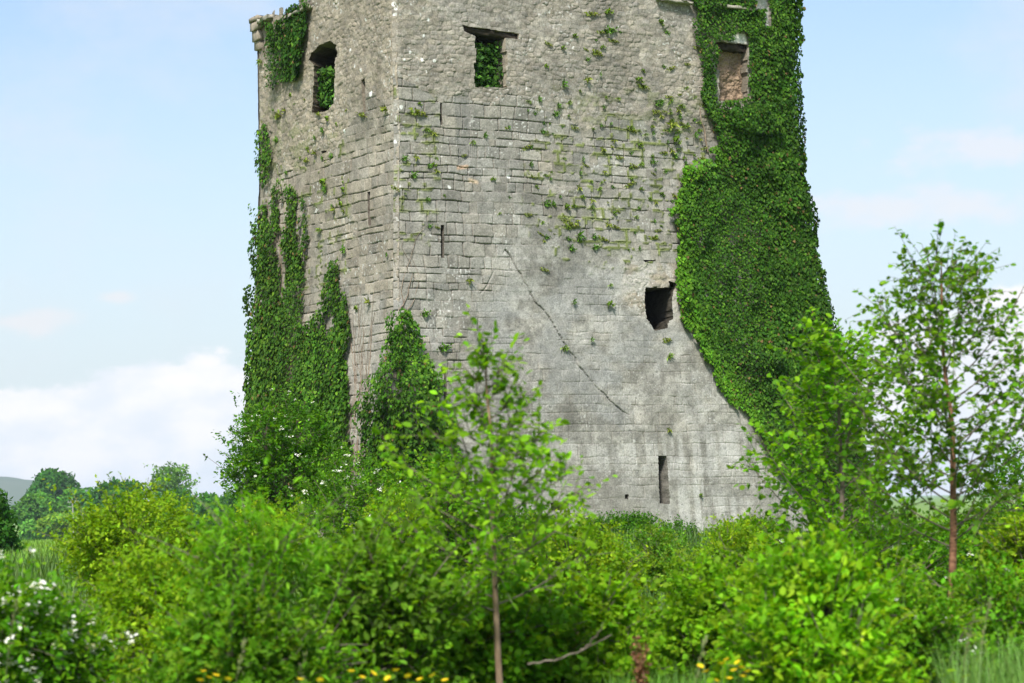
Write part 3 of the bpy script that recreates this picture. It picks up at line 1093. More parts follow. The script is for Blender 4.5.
def colours(rg, n, c, spread=0.25, alt=None, altp=0.2):
    c = np.array(c)[None, :] * np.exp(rg.normal(0, spread, (n, 1)))
    c = c * (1 + rg.normal(0, 0.07, (n, 3)))
    if alt is not None:
        k = rg.rand(n) < altp
        c[k] = np.array(alt)[None, :] * np.exp(rg.normal(0, spread, (k.sum(), 1)))
    return np.clip(c, 0.004, 0.8)


# ------------------------------------------------------------------ ivy on the walls
def ivy_points(rg, face, polys, dens, thick, edge=0.12, seed=0, holes=None):
    out = []
    for poly in polys:
        pl = np.array(poly)
        x0, y0 = pl.min(0)
        x1, y1 = pl.max(0)
        n = int((x1 - x0) * (y1 - y0) * dens)
        s = rg.uniform(x0, x1, n)
        z = rg.uniform(y0, y1, n)
        sj = s + (fbm(s * 1.7, z * 1.2, seed, 4) - .5) * edge * 4 + (vn(s * 9, z * 7, seed + 3) - .5) * edge
        zj = z + (fbm(s * 2.1, z * 1.3, seed + 9, 4) - .5) * edge * 4
        k = inpoly(sj, zj, poly)
        if holes is not None:
            k &= ~holes(s, z)
        out.append(np.stack((s[k], z[k]), -1))
    q = np.concatenate(out)
    s, z = q[:, 0], q[:, 1]
    th = thick * (0.2 + 2.2 * fbm(s * 1.7, z * 1.4, seed + 5, 4) ** 1.8)
    off = th * rg.uniform(0.15, 1.0, len(s)) ** 0.7 + 0.015
    return s, z, off


def ivy(label, parts, col, alt, size=0.105, seed=0, stems=(), group='ivy on the tower walls', dens=520, altp=.2, young=None):
    """parts: list of (face, polys, density factor, thickness, holes)"""
    rg = np.random.RandomState(seed)
    PP, DD, NN, CC, SS = [], [], [], [], []
    for face, polys, df, thick, holes in parts:
        s, z, off = ivy_points(rg, face, polys, dens * df, thick, 0.14, seed, holes)
        if face in ('side', 'front'):
            lim = (DEP + BB * bat(z) if face == 'side' else WID + BR * bat(z)) + .05 * rg.rand(len(s))
            k = s < lim
            s, z, off = s[k], z[k], off[k]
        P = face_pt(face, s, z, off)
        n = len(s)
        nr = NRM[face][None, :] + rg.normal(0, .42, (n, 3)) + np.array((0, 0, .42))
        d = np.array((0, 0, -1.0))[None, :] + TAN[face][None, :] * rg.normal(0, .55, (n, 1)) + NRM[face][None, :] * rg.uniform(.05, .7, (n, 1))
        PP.append(P)
        DD.append(d)
        NN.append(nr)
        SS.append(size * (.7 + .65 * vn(s * .7, z * .7, seed + 31)) * rg.uniform(.5, 1.35, n))
        c = colours(rg, n, col, .22, alt, altp)
        # broad patches of paler and of darker leaves
        pt = fbm(s * .9, z * .9, seed + 21, 3)
        pt2 = fbm(s * .35 + 4, z * .35, seed + 27, 2)
        c *= (np.clip(0.45 + 0.6 * pt + .55 * pt2, .4, 1.5))[:, None]
        if young is not None and face == 'front':
            yk = np.clip(young(s, z) + rg.normal(0, .12, n), 0, 1)[:, None]
            c = c * (1 - yk) + colours(rg, n, (0.066, 0.178, 0.008), .22, (.10, .22, .012), .3) * yk
        br_ = rg.rand(n) < .02
        c[br_] = np.array((.13, .085, .03))[None, :] * rg.uniform(.6, 1.3, (br_.sum(), 1))
        CC.append(c)
    P = np.concatenate(PP)
    b = P[np.argmin(P[:, 2])]
    t = thing('ivy', label, 'ivy', Vector(b), group)
    link('foliage', leaf_mesh('foliage', P, np.concatenate(DD), np.concatenate(NN), np.concatenate(SS), np.concatenate(CC), 'ivy'), M_IVY, t)
    lines = []
    for face, pts, r0 in stems:
        pts = np.array(pts)
        tt = np.linspace(0, 1, 26)
        ii = np.linspace(0, 1, len(pts))
        s = np.interp(tt, ii, pts[:, 0]) + (vn(tt * 9 + seed, tt * 0 + r0 * 100, 4) - .5) * .14
        z = np.interp(tt, ii, pts[:, 1])
        lines.append((face_pt(face, s, z, .012 + 0.008 * np.sin(tt * 20)), r0 * (1.1 - .8 * tt)))
    if lines:
        link('stem', tube_mesh('stem', lines, 5), M_VINE, t)
    return t


IVY_D, IVY_L = (0.023, 0.068, 0.005), (0.055, 0.120, 0.009)
rgi = np.random.RandomState(44)


def all_ivy():
    # right corner: the great curtain of ivy
    big = fpoly([(690, -40), (812, -40), (815, 60), (818, 130), (830, 220), (842, 300), (850, 400), (868, 520), (850, 560), (800, 500), (768, 462), (752, 436), (735, 408), (707, 372), (689, 340), (678, 300), (676, 262), (671, 238), (665, 212), (669, 190), (688, 166), (704, 158), (711, 140), (700, 100), (697, 60), (688, 32), (690, 8)])
    w2 = fpoly([(706, 40), (747, 43), (747, 54), (745, 96), (738, 100), (714, 102), (714, 52)])
    pale = fpoly([(732, 32), (744, 32), (748, 46), (728, 44)])
    slab = fpoly([(763, 9), (769, 9), (769, 27), (763, 27)])
    cop = fpoly([(752, -6), (767, -6), (768, 9), (752, 10)])
    holes = lambda s, z: inpoly(s, z, w2) | inpoly(s, z, pale) | inpoly(s, z, slab) | inpoly(s, z, cop)
    bulge = fpoly([(722, 106), (745, 103), (772, 112), (776, 128), (745, 135), (724, 126)])
    zt = ZF - .2
    rpoly = [(-.75, 1.4), (-.3, 8), (-.3, zt), (3.0, zt), (3.2, 7), (3.4, 1.4)]
    lower = fpoly([(735, 408), (800, 430), (860, 500), (868, 530), (800, 500), (768, 462), (752, 436)])
    stems = [('front', [Fp(*p) for p in q], r_) for q, r_ in (([(706, 152), (701, 120), (699, 90), (704, 72)], .02), ([(712, 130), (706, 100), (710, 72)], .012))]
    rim = fpoly([(704, 100), (704, 158), (688, 166), (667, 190), (664, 212), (670, 240), (675, 270), (678, 305), (688, 340), (706, 372), (735, 408), (770, 470)])
    rz, rs = [p[1] for p in rim][::-1], [p[0] for p in rim][::-1]
    zy = Fp(700, 150)[1]
    fresh = lambda s, z: (1 - sstep(s - np.interp(z, rz, rs) + (fbm(s * 2, z * .8, 71, 3) - .5) * .9, .05, .95)) * (1 - sstep(z, zy - .2, zy + .4)) * .9
    ivy('great curtain of dark ivy covering the right corner of the tower',
        [('front', [big], 1.0, 0.22, holes), ('front', [bulge], 1.0, .45, None), ('right', [rpoly], .9, .13, None)], IVY_D, IVY_L, .060, 11, stems, altp=.26, dens=1650, young=fresh)
    # left wall, two climbing curtains that meet low down
    A = lpoly([(246, 200), (258, 196), (270, 210), (276, 190), (286, 178), (297, 180), (307, 196), (308, 250), (304, 310), (308, 370), (310, 440), (300, 500), (240, 500), (242, 400)])
    Ah = lambda s, z: (fbm(s * 3.3, z * .8, 61, 4) > 0.585) & (z > Lp(280, 330)[1])
    B = lpoly([(300, 330), (318, 322), (326, 300), (331, 262), (340, 258), (350, 280), (352, 320), (348, 352), (352, 380), (353, 440), (352, 500), (296, 500), (304, 400)])
    tuft = lpoly([(258, 125), (268, 128), (275, 150), (272, 185), (264, 182), (258, 160)])
    vs = [('side', [Lp(*p) for p in q], r_) for q, r_ in (([(262, 420), (270, 300), (268, 200)], .025), ([(285, 420), (290, 300), (284, 190)], .02), ([(300, 430), (303, 330), (312, 300)], .018), ([(352, 470), (356, 400), (352, 330)], .02), ([(341, 470), (352, 420), (344, 350), (336, 290)], .016), ([(362, 470), (368, 400), (372, 330), (376, 312)], .016), ([(357, 460), (361, 380), (364, 330)], .012))]
    for k in range(16):
        x0 = 347 + 22 * rgi.rand()
        vs.append(('side', [Lp(*p) for p in ((x0, 475), (x0 + rgi.normal(0, 3), 420), (x0 + rgi.normal(2, 5), 375), (x0 + rgi.normal(3, 8), 335 - 50 * rgi.rand()))], .005 + .006 * rgi.rand()))
    for k in range(9):
        x0 = 254 + 50 * rgi.rand()
        vs.insert(3, ('side', [Lp(*p) for p in ((x0, 430), (x0 + rgi.normal(0, 2), 340), (x0 + rgi.normal(0, 2), 260), (x0 + rgi.normal(0, 4), 150 + 60 * rgi.rand()))], .006 + .008 * rgi.rand()))
    ivy('tall sheet of ivy on the outer edge of the left wall', [('side', [A], 1.0, .14, Ah), ('side', [tuft], .5, .1, None), ('back', [[(-.5, 1.5), (1.4, 1.5), (1.2, 6.2), (-.3, 7.8)]], .6, .09, None)], (0.037, 0.092, 0.008), (0.080, 0.15, 0.012), .068, 12, vs[:12], dens=900)
    ivy('pointed sheet of ivy in the middle of the left wall', [('side', [B], 1.1, .22, lambda s, z: (fbm(s * 3.6, z * .9, 66, 4) > .62) & (z > Lp(320, 350)[1]))], (0.037, 0.096, 0.008), (0.080, 0.16, 0.012), .068, 13, vs[12:], dens=950)
    # the bush-like ivy that hugs the near corner
    C1 = fpoly([(392, 330), (404, 304), (412, 314), (422, 338), (424, 356), (432, 366), (435, 382), (437, 402), (447, 422), (458, 470), (458, 510), (385, 510)])
    C2 = lpoly([(404, 307), (399, 318), (392, 335), (389, 352), (389, 368), (383, 385), (380, 410), (376, 440), (374, 510), (410, 510)])
    ivy('cone of thick ivy hugging the near corner of the tower', [('front', [C1], 1.2, .42, None), ('side', [C2], 1.2, .40, None)], (0.037, 0.100, 0.007), (0.085, 0.17, 0.012), .075, 14,
        [('front', [Fp(*p) for p in q], r_) for q, r_ in (([(404, 330), (400, 290), (407, 262), (425, 225)], .010), ([(400, 310), (412, 275), (402, 240)], .010), ([(408, 310), (418, 285), (413, 250)], .008))], dens=1000)
    # hanging tuft below the broken turret
    D = lpoly([(270, 28), (282, 14), (300, 4), (318, 2), (310, 14), (306, 36), (305, 60), (303, 80), (292, 84), (277, 83), (274, 60), (268, 40)])
    ivy('square clump of ivy hanging below the broken turret at the top left', [('side', [D], 1.3, .22, None), ('side', [lpoly([(258, 24), (268, 20), (300, 6), (300, 14), (270, 30)])], .5, .2, None)], IVY_D, IVY_L, .068, 15, dens=950)
    # ivy seen growing inside two window openings
    for lab, fn, face, pts, depth, sd in (('lit ivy filling the upper window of the front wall', Fp, 'front', [(475, 40), (505, 40), (506, 90), (474, 89)], .5, 16),
                                          ('dark ivy growing in the ragged window of the left wall', Lp, 'side', [(313, 66), (333, 64), (333, 100), (330, 104), (315, 100)], .9, 17)):
        rg = np.random.RandomState(sd)
        pl = [fn(*p) for p in pts]
        s, z, off = ivy_points(rg, face, [pl], 1500, .1, .02, sd)
        n = len(s)
        off = -rg.uniform(.12 if face == 'front' else .30, depth + .25, n)
        if face == 'side':
            off = -rg.uniform(.12, .75, n)
            s = s - 1.7 * off - .05
        P = face_pt(face, s, z, off)
        nr = NRM[face][None, :] + rg.normal(0, .6, (n, 3)) + np.array((0, 0, .5))
        d = np.array((0, 0, -.7))[None, :] + rg.normal(0, .6, (n, 3)) + NRM[face] * .3
        t = thing('ivy', lab, 'ivy', Vector(P[np.argmin(P[:, 2])]), 'ivy on the tower walls')
        link('foliage', leaf_mesh('foliage', P, d, nr, .10 * rg.uniform(.6, 1.3, n), colours(rg, n, (0.030, 0.085, 0.010), .35, (0.065, 0.15, 0.018), .3), 'ivy'), M_IVY, t)
    # one small spray of ivy at the edge of the great curtain, by the mossy joints
    ivy('thin fresh green ivy spray creeping left from the great curtain', [('front', [fpoly([(686, 168), (692, 160), (712, 165), (706, 200), (680, 215), (676, 195)])], .7, .2, None)], (0.07, 0.17, 0.022), (0.1, 0.21, 0.012), .075, 18, dens=900)


all_ivy()


# ------------------------------------------------------------------ tufts rooted in the joints
def tufts():
    protos = []
    for i in range(6):
        rg = np.random.RandomState(300 + i)
        n = (46, 30, 60, 38, 52, 24)[i]
        a = rg.normal(0, .5, n)
        P = np.stack((a * (.05, .03, .11, .04, .08, .03)[i], -rg.uniform(0, .03, n), rg.uniform(-.03, .03, n)), -1)
        D = np.stack((rg.normal(0, .8, n), -rg.uniform(.2, 1.0, n), rg.normal(.15, .7, n)), -1)
        N_ = rg.normal(0, .5, (n, 3)) + np.array((0, -.5, .7))
        c = colours(rg, n, ((.13, .21, .02), (.09, .20, .018), (.16, .21, .03))[i % 3], .3)
        protos.append(leaf_mesh('wall_tuft', P, D, N_, rg.uniform(.025, (.06, .085, .05, .075, .055, .10)[i], n), c, 'long' if i % 2 else 'oval'))
        protos[-1].materials.append(M_GRASS)
    rg = np.random.RandomState(5)
    spots = []
    zone = [((545, 30, 700, 100), 26), ((525, 95, 705, 190), 84), ((540, 180, 690, 250), 52), ((395, 90, 440, 235), 12), ((440, 120, 560, 220), 10), ((560, 200, 600, 250), 8), ((650, 100, 704, 175), 26), ((610, 110, 690, 150), 16)]
    for (x0, y0, x1, y1), n in zone:
        for _ in range(n):
            spots.append(('front', rg.uniform(x0, x1), rg.uniform(y0, y1), rg.uniform(.45, 1.05)))
    for (x, y, s) in ((607, 12, 1.5), (592, 14, 1.2), (609, 30, 1.7), (660, 22, 1.2), (597, 53, 1.3), (586, 80, 1.2), (638, 80, 1.5), (563, 85, 1.3), (418, 113, 1.7), (426, 130, 1.1), (404, 158, 1.1), (415, 158, 1.0), (566, 207, 1.4), (578, 236, 1.6), (572, 225, 1.3), (564, 348, 1.2), (444, 347, 1.5), (468, 281, 1.2), (609, 304, 1.3), (573, 302, 1.0), (667, 340, 1.1), (669, 356, 1.1), (425, 313, 1.3), (670, 125, 1.7), (675, 140, 1.7), (591, 340, .9), (545, 270, .8), (610, 285, .7), (690, 175, 1.3), (668, 430, .9), (700, 495, .9)):
        spots.append(('front', x, y, s))
    for _ in range(40):
        spots.append(('side', rg.uniform(262, 350), rg.uniform(95, 260), rg.uniform(.5, 1.2)))
    for (x, y, s) in ((387, 110, 1.6), (325, 182, 1.9), (327, 190, 1.4), (364, 115, 1.2), (321, 230, 1.5), (345, 250, 1.2), (370, 302, 1.3), (357, 308, 1.0), (388, 255, .8), (280, 115, 1.5), (261, 62, 1.3), (290, 190, 1.3), (335, 210, 1.2), (328, 118, 1.2)):
        spots.append(('side', x, y, s))
    for k, (face, x, y, s) in enumerate(spots):
        s *= 1.05
        a, z = (Fp if face == 'front' else Lp)(x, y)
        p = face_pt(face, np.array(a), np.array(z), 0.005)
        o = link('wall_tuft', protos[k % 6] if (y > 70 or face == 'side') else protos[(2 * k) % 6], None, None, Vector(p))
        nr = NRM[face]
        o.rotation_euler = (0, rg.uniform(-.5, .5), math.atan2(nr[1], nr[0]) + math.pi / 2)
        o.scale = (s * rg.uniform(.8, 1.3), s, s * rg.uniform(.8, 1.3))
        if face == 'front':
            tag(o, 'small green tuft rooted in a joint of the grey front wall', 'wall plant', 'tufts on the front wall')
        else:
            tag(o, 'small green tuft rooted in a joint of the brownish left wall', 'wall plant', 'tufts on the left wall')


tufts()


# ------------------------------------------------------------------ shrubs and trees
def bez(p0, p1, p2, n=9):
    t = np.linspace(0, 1, n)[:, None]
    return (1 - t) ** 2 * p0 + 2 * t * (1 - t) * p1 + t * t * p2


def bush(name, label, cat, x0, x1, ytop, Y, leaf=0.055, n=5000, col=(.07, .15, .022), alt=(.13, .19, .03), altp=.2, kind='oval', seed=0, deep=None, peak=0.5,
         bloom=0, bloom_col=(.75, .75, .68), bloom_size=.05, group='shrubs in the hedge bank', fixed=None, twig=9, up=.35, flat=0.0, bark=None, lumps=9, spread=.24, skirt=True, tilt=0.5, yaw=1.0):
    """A shrub whose crown spans photo columns x0..x1 at distance Y and reaches row ytop; rooted on the ground."""
    rg = np.random.RandomState(seed + 900)
    c0, c1 = at(x0, 505, Y), at(x1, 505, Y)
    xc, hw = (c0[0] + c1[0]) / 2, (c1[0] - c0[0]) / 2
    zt = at((x0 + x1) / 2, ytop, Y)[2]
    zb = float(gz(xc, Y)) - .03
    H = zt - zb
    dp = deep if deep else hw * .8
    # crown = several overlapping lumps
    L_ = []
    pk = (peak - .5) * 2 * hw
    for i in range(lumps):
        if i == 0:
            lx, lz, r_ = pk, H * .70, min(H * .34, hw * .6)
        else:
            lx = rg.uniform(-.8, .8) * hw
            env = 1 - .75 * abs((lx - pk) / (1.25 * hw)) ** 2.2
            lz = rg.uniform(.18, .80) * H * env
            r_ = rg.uniform(.30, .48) * min(H * .75, hw)
            lz = min(lz, H * env - r_ * .8)
        ly = rg.uniform(-.7, .7) * dp
        L_.append((lx, ly, max(lz, r_ * .35), r_))
    if fixed:
        L_ = [(a * hw, rg.uniform(-.35, .35) * dp, b_ * H, c_ * min(hw, H * .55)) for a, b_, c_ in fixed]
    L_ = np.array(L_)
    vol = L_[:, 3] ** 2
    nt = max(20, int(n / twig))
    which = rg.choice(len(L_), nt, p=vol / vol.sum())
    dr = unit(rg.normal(0, 1, (nt, 3)))
    rad = rg.uniform(.35, 1.0, nt) ** .45
    wob = (.92 + .16 * rg.rand(nt)) if fixed else (.72 + .56 * rg.rand(nt))
    if fixed:
        rad = .55 + .45 * rad
    T0 = L_[which, :3] + dr * (L_[which, 3] * rad * wob)[:, None] * np.array((1.05, 1.0, 1.0))
    T0[:, 2] = np.abs(T0[:, 2]) + .02
    sh = rg.rand(nt) < .05                      # a few long shoots break the outline
    T0[sh] = T0[sh] + dr[sh] * (.10 + .16 * rg.rand(sh.sum(), 1)) * H * np.array((.7, .7, .8)) + np.array((0, 0, .04 * H))
    T0[:, 2] = np.abs(T0[:, 2])
    over = T0[:, 2] > H * 1.06
    T0[over, 2] = H - rg.uniform(0, .12, over.sum()) * H
    tl = leaf * rg.uniform(2.2, 5.2, nt)
    td = unit(dr + np.array((0, 0, up)) + rg.normal(0, .35, (nt, 3)))
    td[:, 2] *= (1 - flat)
    td = unit(td)
    # leaves set along each twig
    k = rg.uniform(0, 1, (nt, twig))
    P = T0[:, None, :] + td[:, None, :] * (tl[:, None] * k)[..., None] + rg.normal(0, leaf * .35, (nt, twig, 3))
    D = td[:, None, :] * .55 + rg.normal(0, .62, (nt, twig, 3)) + np.array((0, 0, -.12))
    N_ = np.array((0, 0, 1.0)) * (1.0 + 1.6 * flat) + rg.normal(0, tilt, (nt, twig, 3)) + dr[:, None, :] * .35
    P, D, N_ = P.reshape(-1, 3), D.reshape(-1, 3), N_.reshape(-1, 3)
    shoots = []
    SP, SD, SN = [], [], []
    cand = np.nonzero((T0[:, 2] > .45 * H) & (rad > .8))[0]
    for q in cand[:min(len(cand), 26)]:
        ln_ = rg.uniform(.10, .30) * min(H, 1.6)
        e_ = unit(dr[q] * np.array((1, 1, .3)) + np.array((0, 0, .9)) + rg.normal(0, .25, 3))
        p1 = T0[q] + e_ * ln_ * .6
        p2 = T0[q] + e_ * ln_ + dr[q] * np.array((1, 1, 0)) * ln_ * .35
        cv = bez(T0[q] - e_ * ln_ * .4, p1, p2, 8)
        shoots.append((cv, np.linspace(.004, .0012, 8)))
        ml = 16
        u_ = np.linspace(.15, 1, ml)
        SP.append(np.stack([np.interp(u_ * 7, np.arange(8), cv[:, a]) for a in range(3)], -1))
        sd_ = unit(np.cross(e_, rg.normal(0, 1, 3)))
        SD.append(sd_ * np.where(np.arange(ml) % 2, 1, -1)[:, None] + e_ * .6 + rg.normal(0, .35, (ml, 3)))
        SN.append(np.array((0, 0, 1.0)) + rg.normal(0, tilt, (ml, 3)))
    ns = 0
    if SP:
        SP, SD, SN = np.concatenate(SP), np.concatenate(SD), np.concatenate(SN)
        ns = len(SP)
    m = len(P)
    tc = np.exp(rg.normal(0, spread * .8, (nt, 1)))
    isalt = rg.rand(nt) < altp
    cc = np.where(isalt[:, None], np.array(alt)[None, :], np.array(col)[None, :]) * tc
    C = np.repeat(cc, twig, 0) * np.exp(rg.normal(0, spread * .6, (m, 1))) * (1 + rg.normal(0, .06, (m, 3)))
    S = leaf * rg.uniform(.55, 1.35, m)
    if ns:
        P, D, N_ = np.concatenate((P, SP)), np.concatenate((D, SD)), np.concatenate((N_, SN))
        C = np.concatenate((C, colours(rg, ns, alt, .2)))
        S = np.concatenate((S, leaf * rg.uniform(.5, 1.1, ns)))
    base = Vector((xc, Y, zb))
    t = thing(name, label, cat, base, group)
    link('crown', leaf_mesh('crown', P, D, N_, S, np.clip(C, .004, .6), kind), M_LEAF, t, Vector((0, 0, 0)))
    lines = []
    for i in range(min(len(L_), 9)):
        tgt = L_[i, :3]
        b0 = np.array((rg.normal(0, .07), rg.normal(0, .07), 0.0))
        mid = np.array((tgt[0] * .35, tgt[1] * .35, tgt[2] * .62))
        r0 = .010 + .010 * H
        pts = bez(b0, mid, tgt, 9)
        lines.append((pts, np.linspace(r0, r0 * .35, 9)))
        own = np.nonzero(which == i)[0]
        for q in own[:min(22, len(own))]:
            j = rg.randint(4, 9)
            lines.append((bez(pts[j], (pts[j] + T0[q]) / 2 + np.array((0, 0, .05 * H)), T0[q] + td[q] * tl[q], 6), np.linspace(r0 * .3, .002, 6)))
    lines += shoots
    link('stem', tube_mesh('stem', lines, 5), bark or M_BARK, t, Vector((0, 0, 0)))
    if bloom:
        q = rg.choice(m, bloom)
        front = P[q]
        out = unit(np.stack((front[:, 0] / max(hw, .1), front[:, 1] / max(dp, .1) - .4, (front[:, 2] / H) + .1), -1))
        ctr = front + out * leaf * rg.uniform(.4, 1.4, (bloom, 1))
        kk = 9
        Pb = ctr[:, None, :] + rg.normal(0, bloom_size * .36, (bloom, kk, 3)) * np.array((1.0, 1.0, .8))
        Db = rg.normal(0, 1, (bloom, kk, 3)) * np.array((1, 1, .35))
        Nb = np.array((0, -.3, 1.0)) + rg.normal(0, .35, (bloom, kk, 3))
        nb = bloom * kk
        cb = np.array(bloom_col)[None, :] * rg.uniform(.8, 1.05, (nb, 1))
        o = link('blossom', leaf_mesh('blossom', Pb.reshape(-1, 3), Db.reshape(-1, 3), Nb.reshape(-1, 3), bloom_size * rg.uniform(.4, .8, nb), cb, 'round'), M_PETAL, t, Vector((0, 0, 0)))
        o['kind'] = 'stuff'
    return t


def sapling(name, label, px, Y, ytop, base_px, halfw, crown_lo, leaf, n_br, col, alt, altp, bark, r0, seed, kind='round', tw=(7, 12), rise=.75, group='young trees in the hedge', lean=0.0, profile=None, leaf_step=.055, droop=0.0, lod=5):
    """young tree: trunk, limbs and twigs; the trunk rises from base_px to px at row ytop"""
    rg = np.random.RandomState(seed + 500)
    top = at(px, ytop, Y)
    bx = at(base_px, 640, Y)[0]
    zb = float(gz(bx, Y)) - .03
    base = np.array((bx, Y, zb))
    H = top[2] - zb
    t = np.linspace(0, 1, 30)
    wob = np.stack(((vn(t * 5, t * 0 + seed, 3) - .5) * .10 * t * (1 - t) * 4, (vn(t * 5, t * 0 + seed, 13) - .5) * .14 * t, t * 0), -1)
    trunk = np.array((0, 0, 0)) + (np.array((top[0], Y, top[2])) - base)[None, :] * t[:, None] + wob
    trad = r0 * (1 - t) ** .8 + .004
    hw = halfw * Y / FPX
    wood, twl = [], []
    P, D, N_, CI = [], [], [], []
    if profile is None:
        profile = lambda q: (1 - q) ** .8 * (0.55 + .9 * min(q * 2.2, 1))
    ga = rg.uniform(0, 6.28)
    for i in range(n_br):
        q = (i + .5 * rg.rand()) / n_br                # 0 at crown foot, 1 at tip
        f = crown_lo + (1 - crown_lo) * q * .97
        j = f * 29
        p0 = np.array([np.interp(j, np.arange(30), trunk[:, a]) for a in range(3)])
        ga += 2.399 + rg.normal(0, .25)
        ln = hw * profile(q) * rg.uniform(.75, 1.2)
        ln = max(ln, .10)
        hd = np.array((math.cos(ga), math.sin(ga) * .9, 0))
        rs = rise * (.8 + .7 * q)
        e = p0 + hd * ln + np.array((0, 0, rs * ln * rg.uniform(.7, 1.25)))
        mid = p0 + hd * ln * .55 + np.array((0, 0, rs * ln * .35))
        br = bez(p0, mid, e, 10)
        rb = min(np.interp(f, t, trad) * .34, .0065)
        wood.append((br, np.linspace(rb, .003, 10)))
        nt = int(rg.uniform(*tw) * (0.5 + ln / hw))
        for k in range(nt):
            u = rg.uniform(.18, 1.0)
            pp = np.array([np.interp(u * 9, np.arange(10), br[:, a]) for a in range(3)])
            dd = unit(hd * .6 + np.array((0, 0, .30 + .4 * rise - droop)) + rg.normal(0, .62, 3))
            tl = rg.uniform(.10, .30) * (.5 + .6 * (1 - u) + .25) * (0.6 + hw)
            if k == 0:
                pp, dd, tl = br[-1], unit(br[-1] - br[-2]), .12
            tip = pp + dd * tl + np.array((0, 0, -droop * tl * .6))
            twl.append((bez(pp, pp + dd * tl * .5, tip, 4), np.linspace(.0035, .0012, 4)))
            m = max(3, int(tl / leaf_step))
            for a in range(m):
                v = (a + rg.rand()) / m
                side = unit(np.cross(dd, np.array((0, 0, 1.0))) * (1 if a % 2 else -1) + dd * .5 + rg.normal(0, .4, 3) + np.array((0, 0, -.25 - droop)))
                P.append(pp + (tip - pp) * v)
                D.append(side)
                N_.append(np.array((0, 0, 1.0)) + rg.normal(0, .55, 3))
                CI.append(q)
    P, D, N_ = np.array(P), np.array(D), np.array(N_)
    m = len(P)
    C = colours(rg, m, col, .22, alt, altp)
    pt = fbm(P[:, 0] * 2.2 + seed, P[:, 2] * 2.2, seed + 2, 2)
    C = C * (.65 + .7 * pt)[:, None]
    r = thing(name, label, 'tree', Vector(base), group)
    link('crown', leaf_mesh('crown', P, D, N_, leaf * rg.uniform(.6, 1.3, m), C, kind), M_LEAF, r, Vector((0, 0, 0)))
    link('trunk', tube_mesh('trunk', [(trunk, trad)], 10), bark, r, Vector((0, 0, 0)))
    link('limb', tube_mesh('limb', wood, 6), M_BARK, r, Vector((0, 0, 0)))
    link('twig', tube_mesh('twig', twl, 3), M_BARK, r, Vector((0, 0, 0)))
    return r


YG, YG2 = (.165, .295, .009), (.24, .360, .012)          # yellow-green spring growth
MG, MG2 = (.098, .222, .010), (.155, .28, .013)
DG, DG2 = (.040, .105, .008), (.075, .155, .012)
BG = (.075, .170, .022)


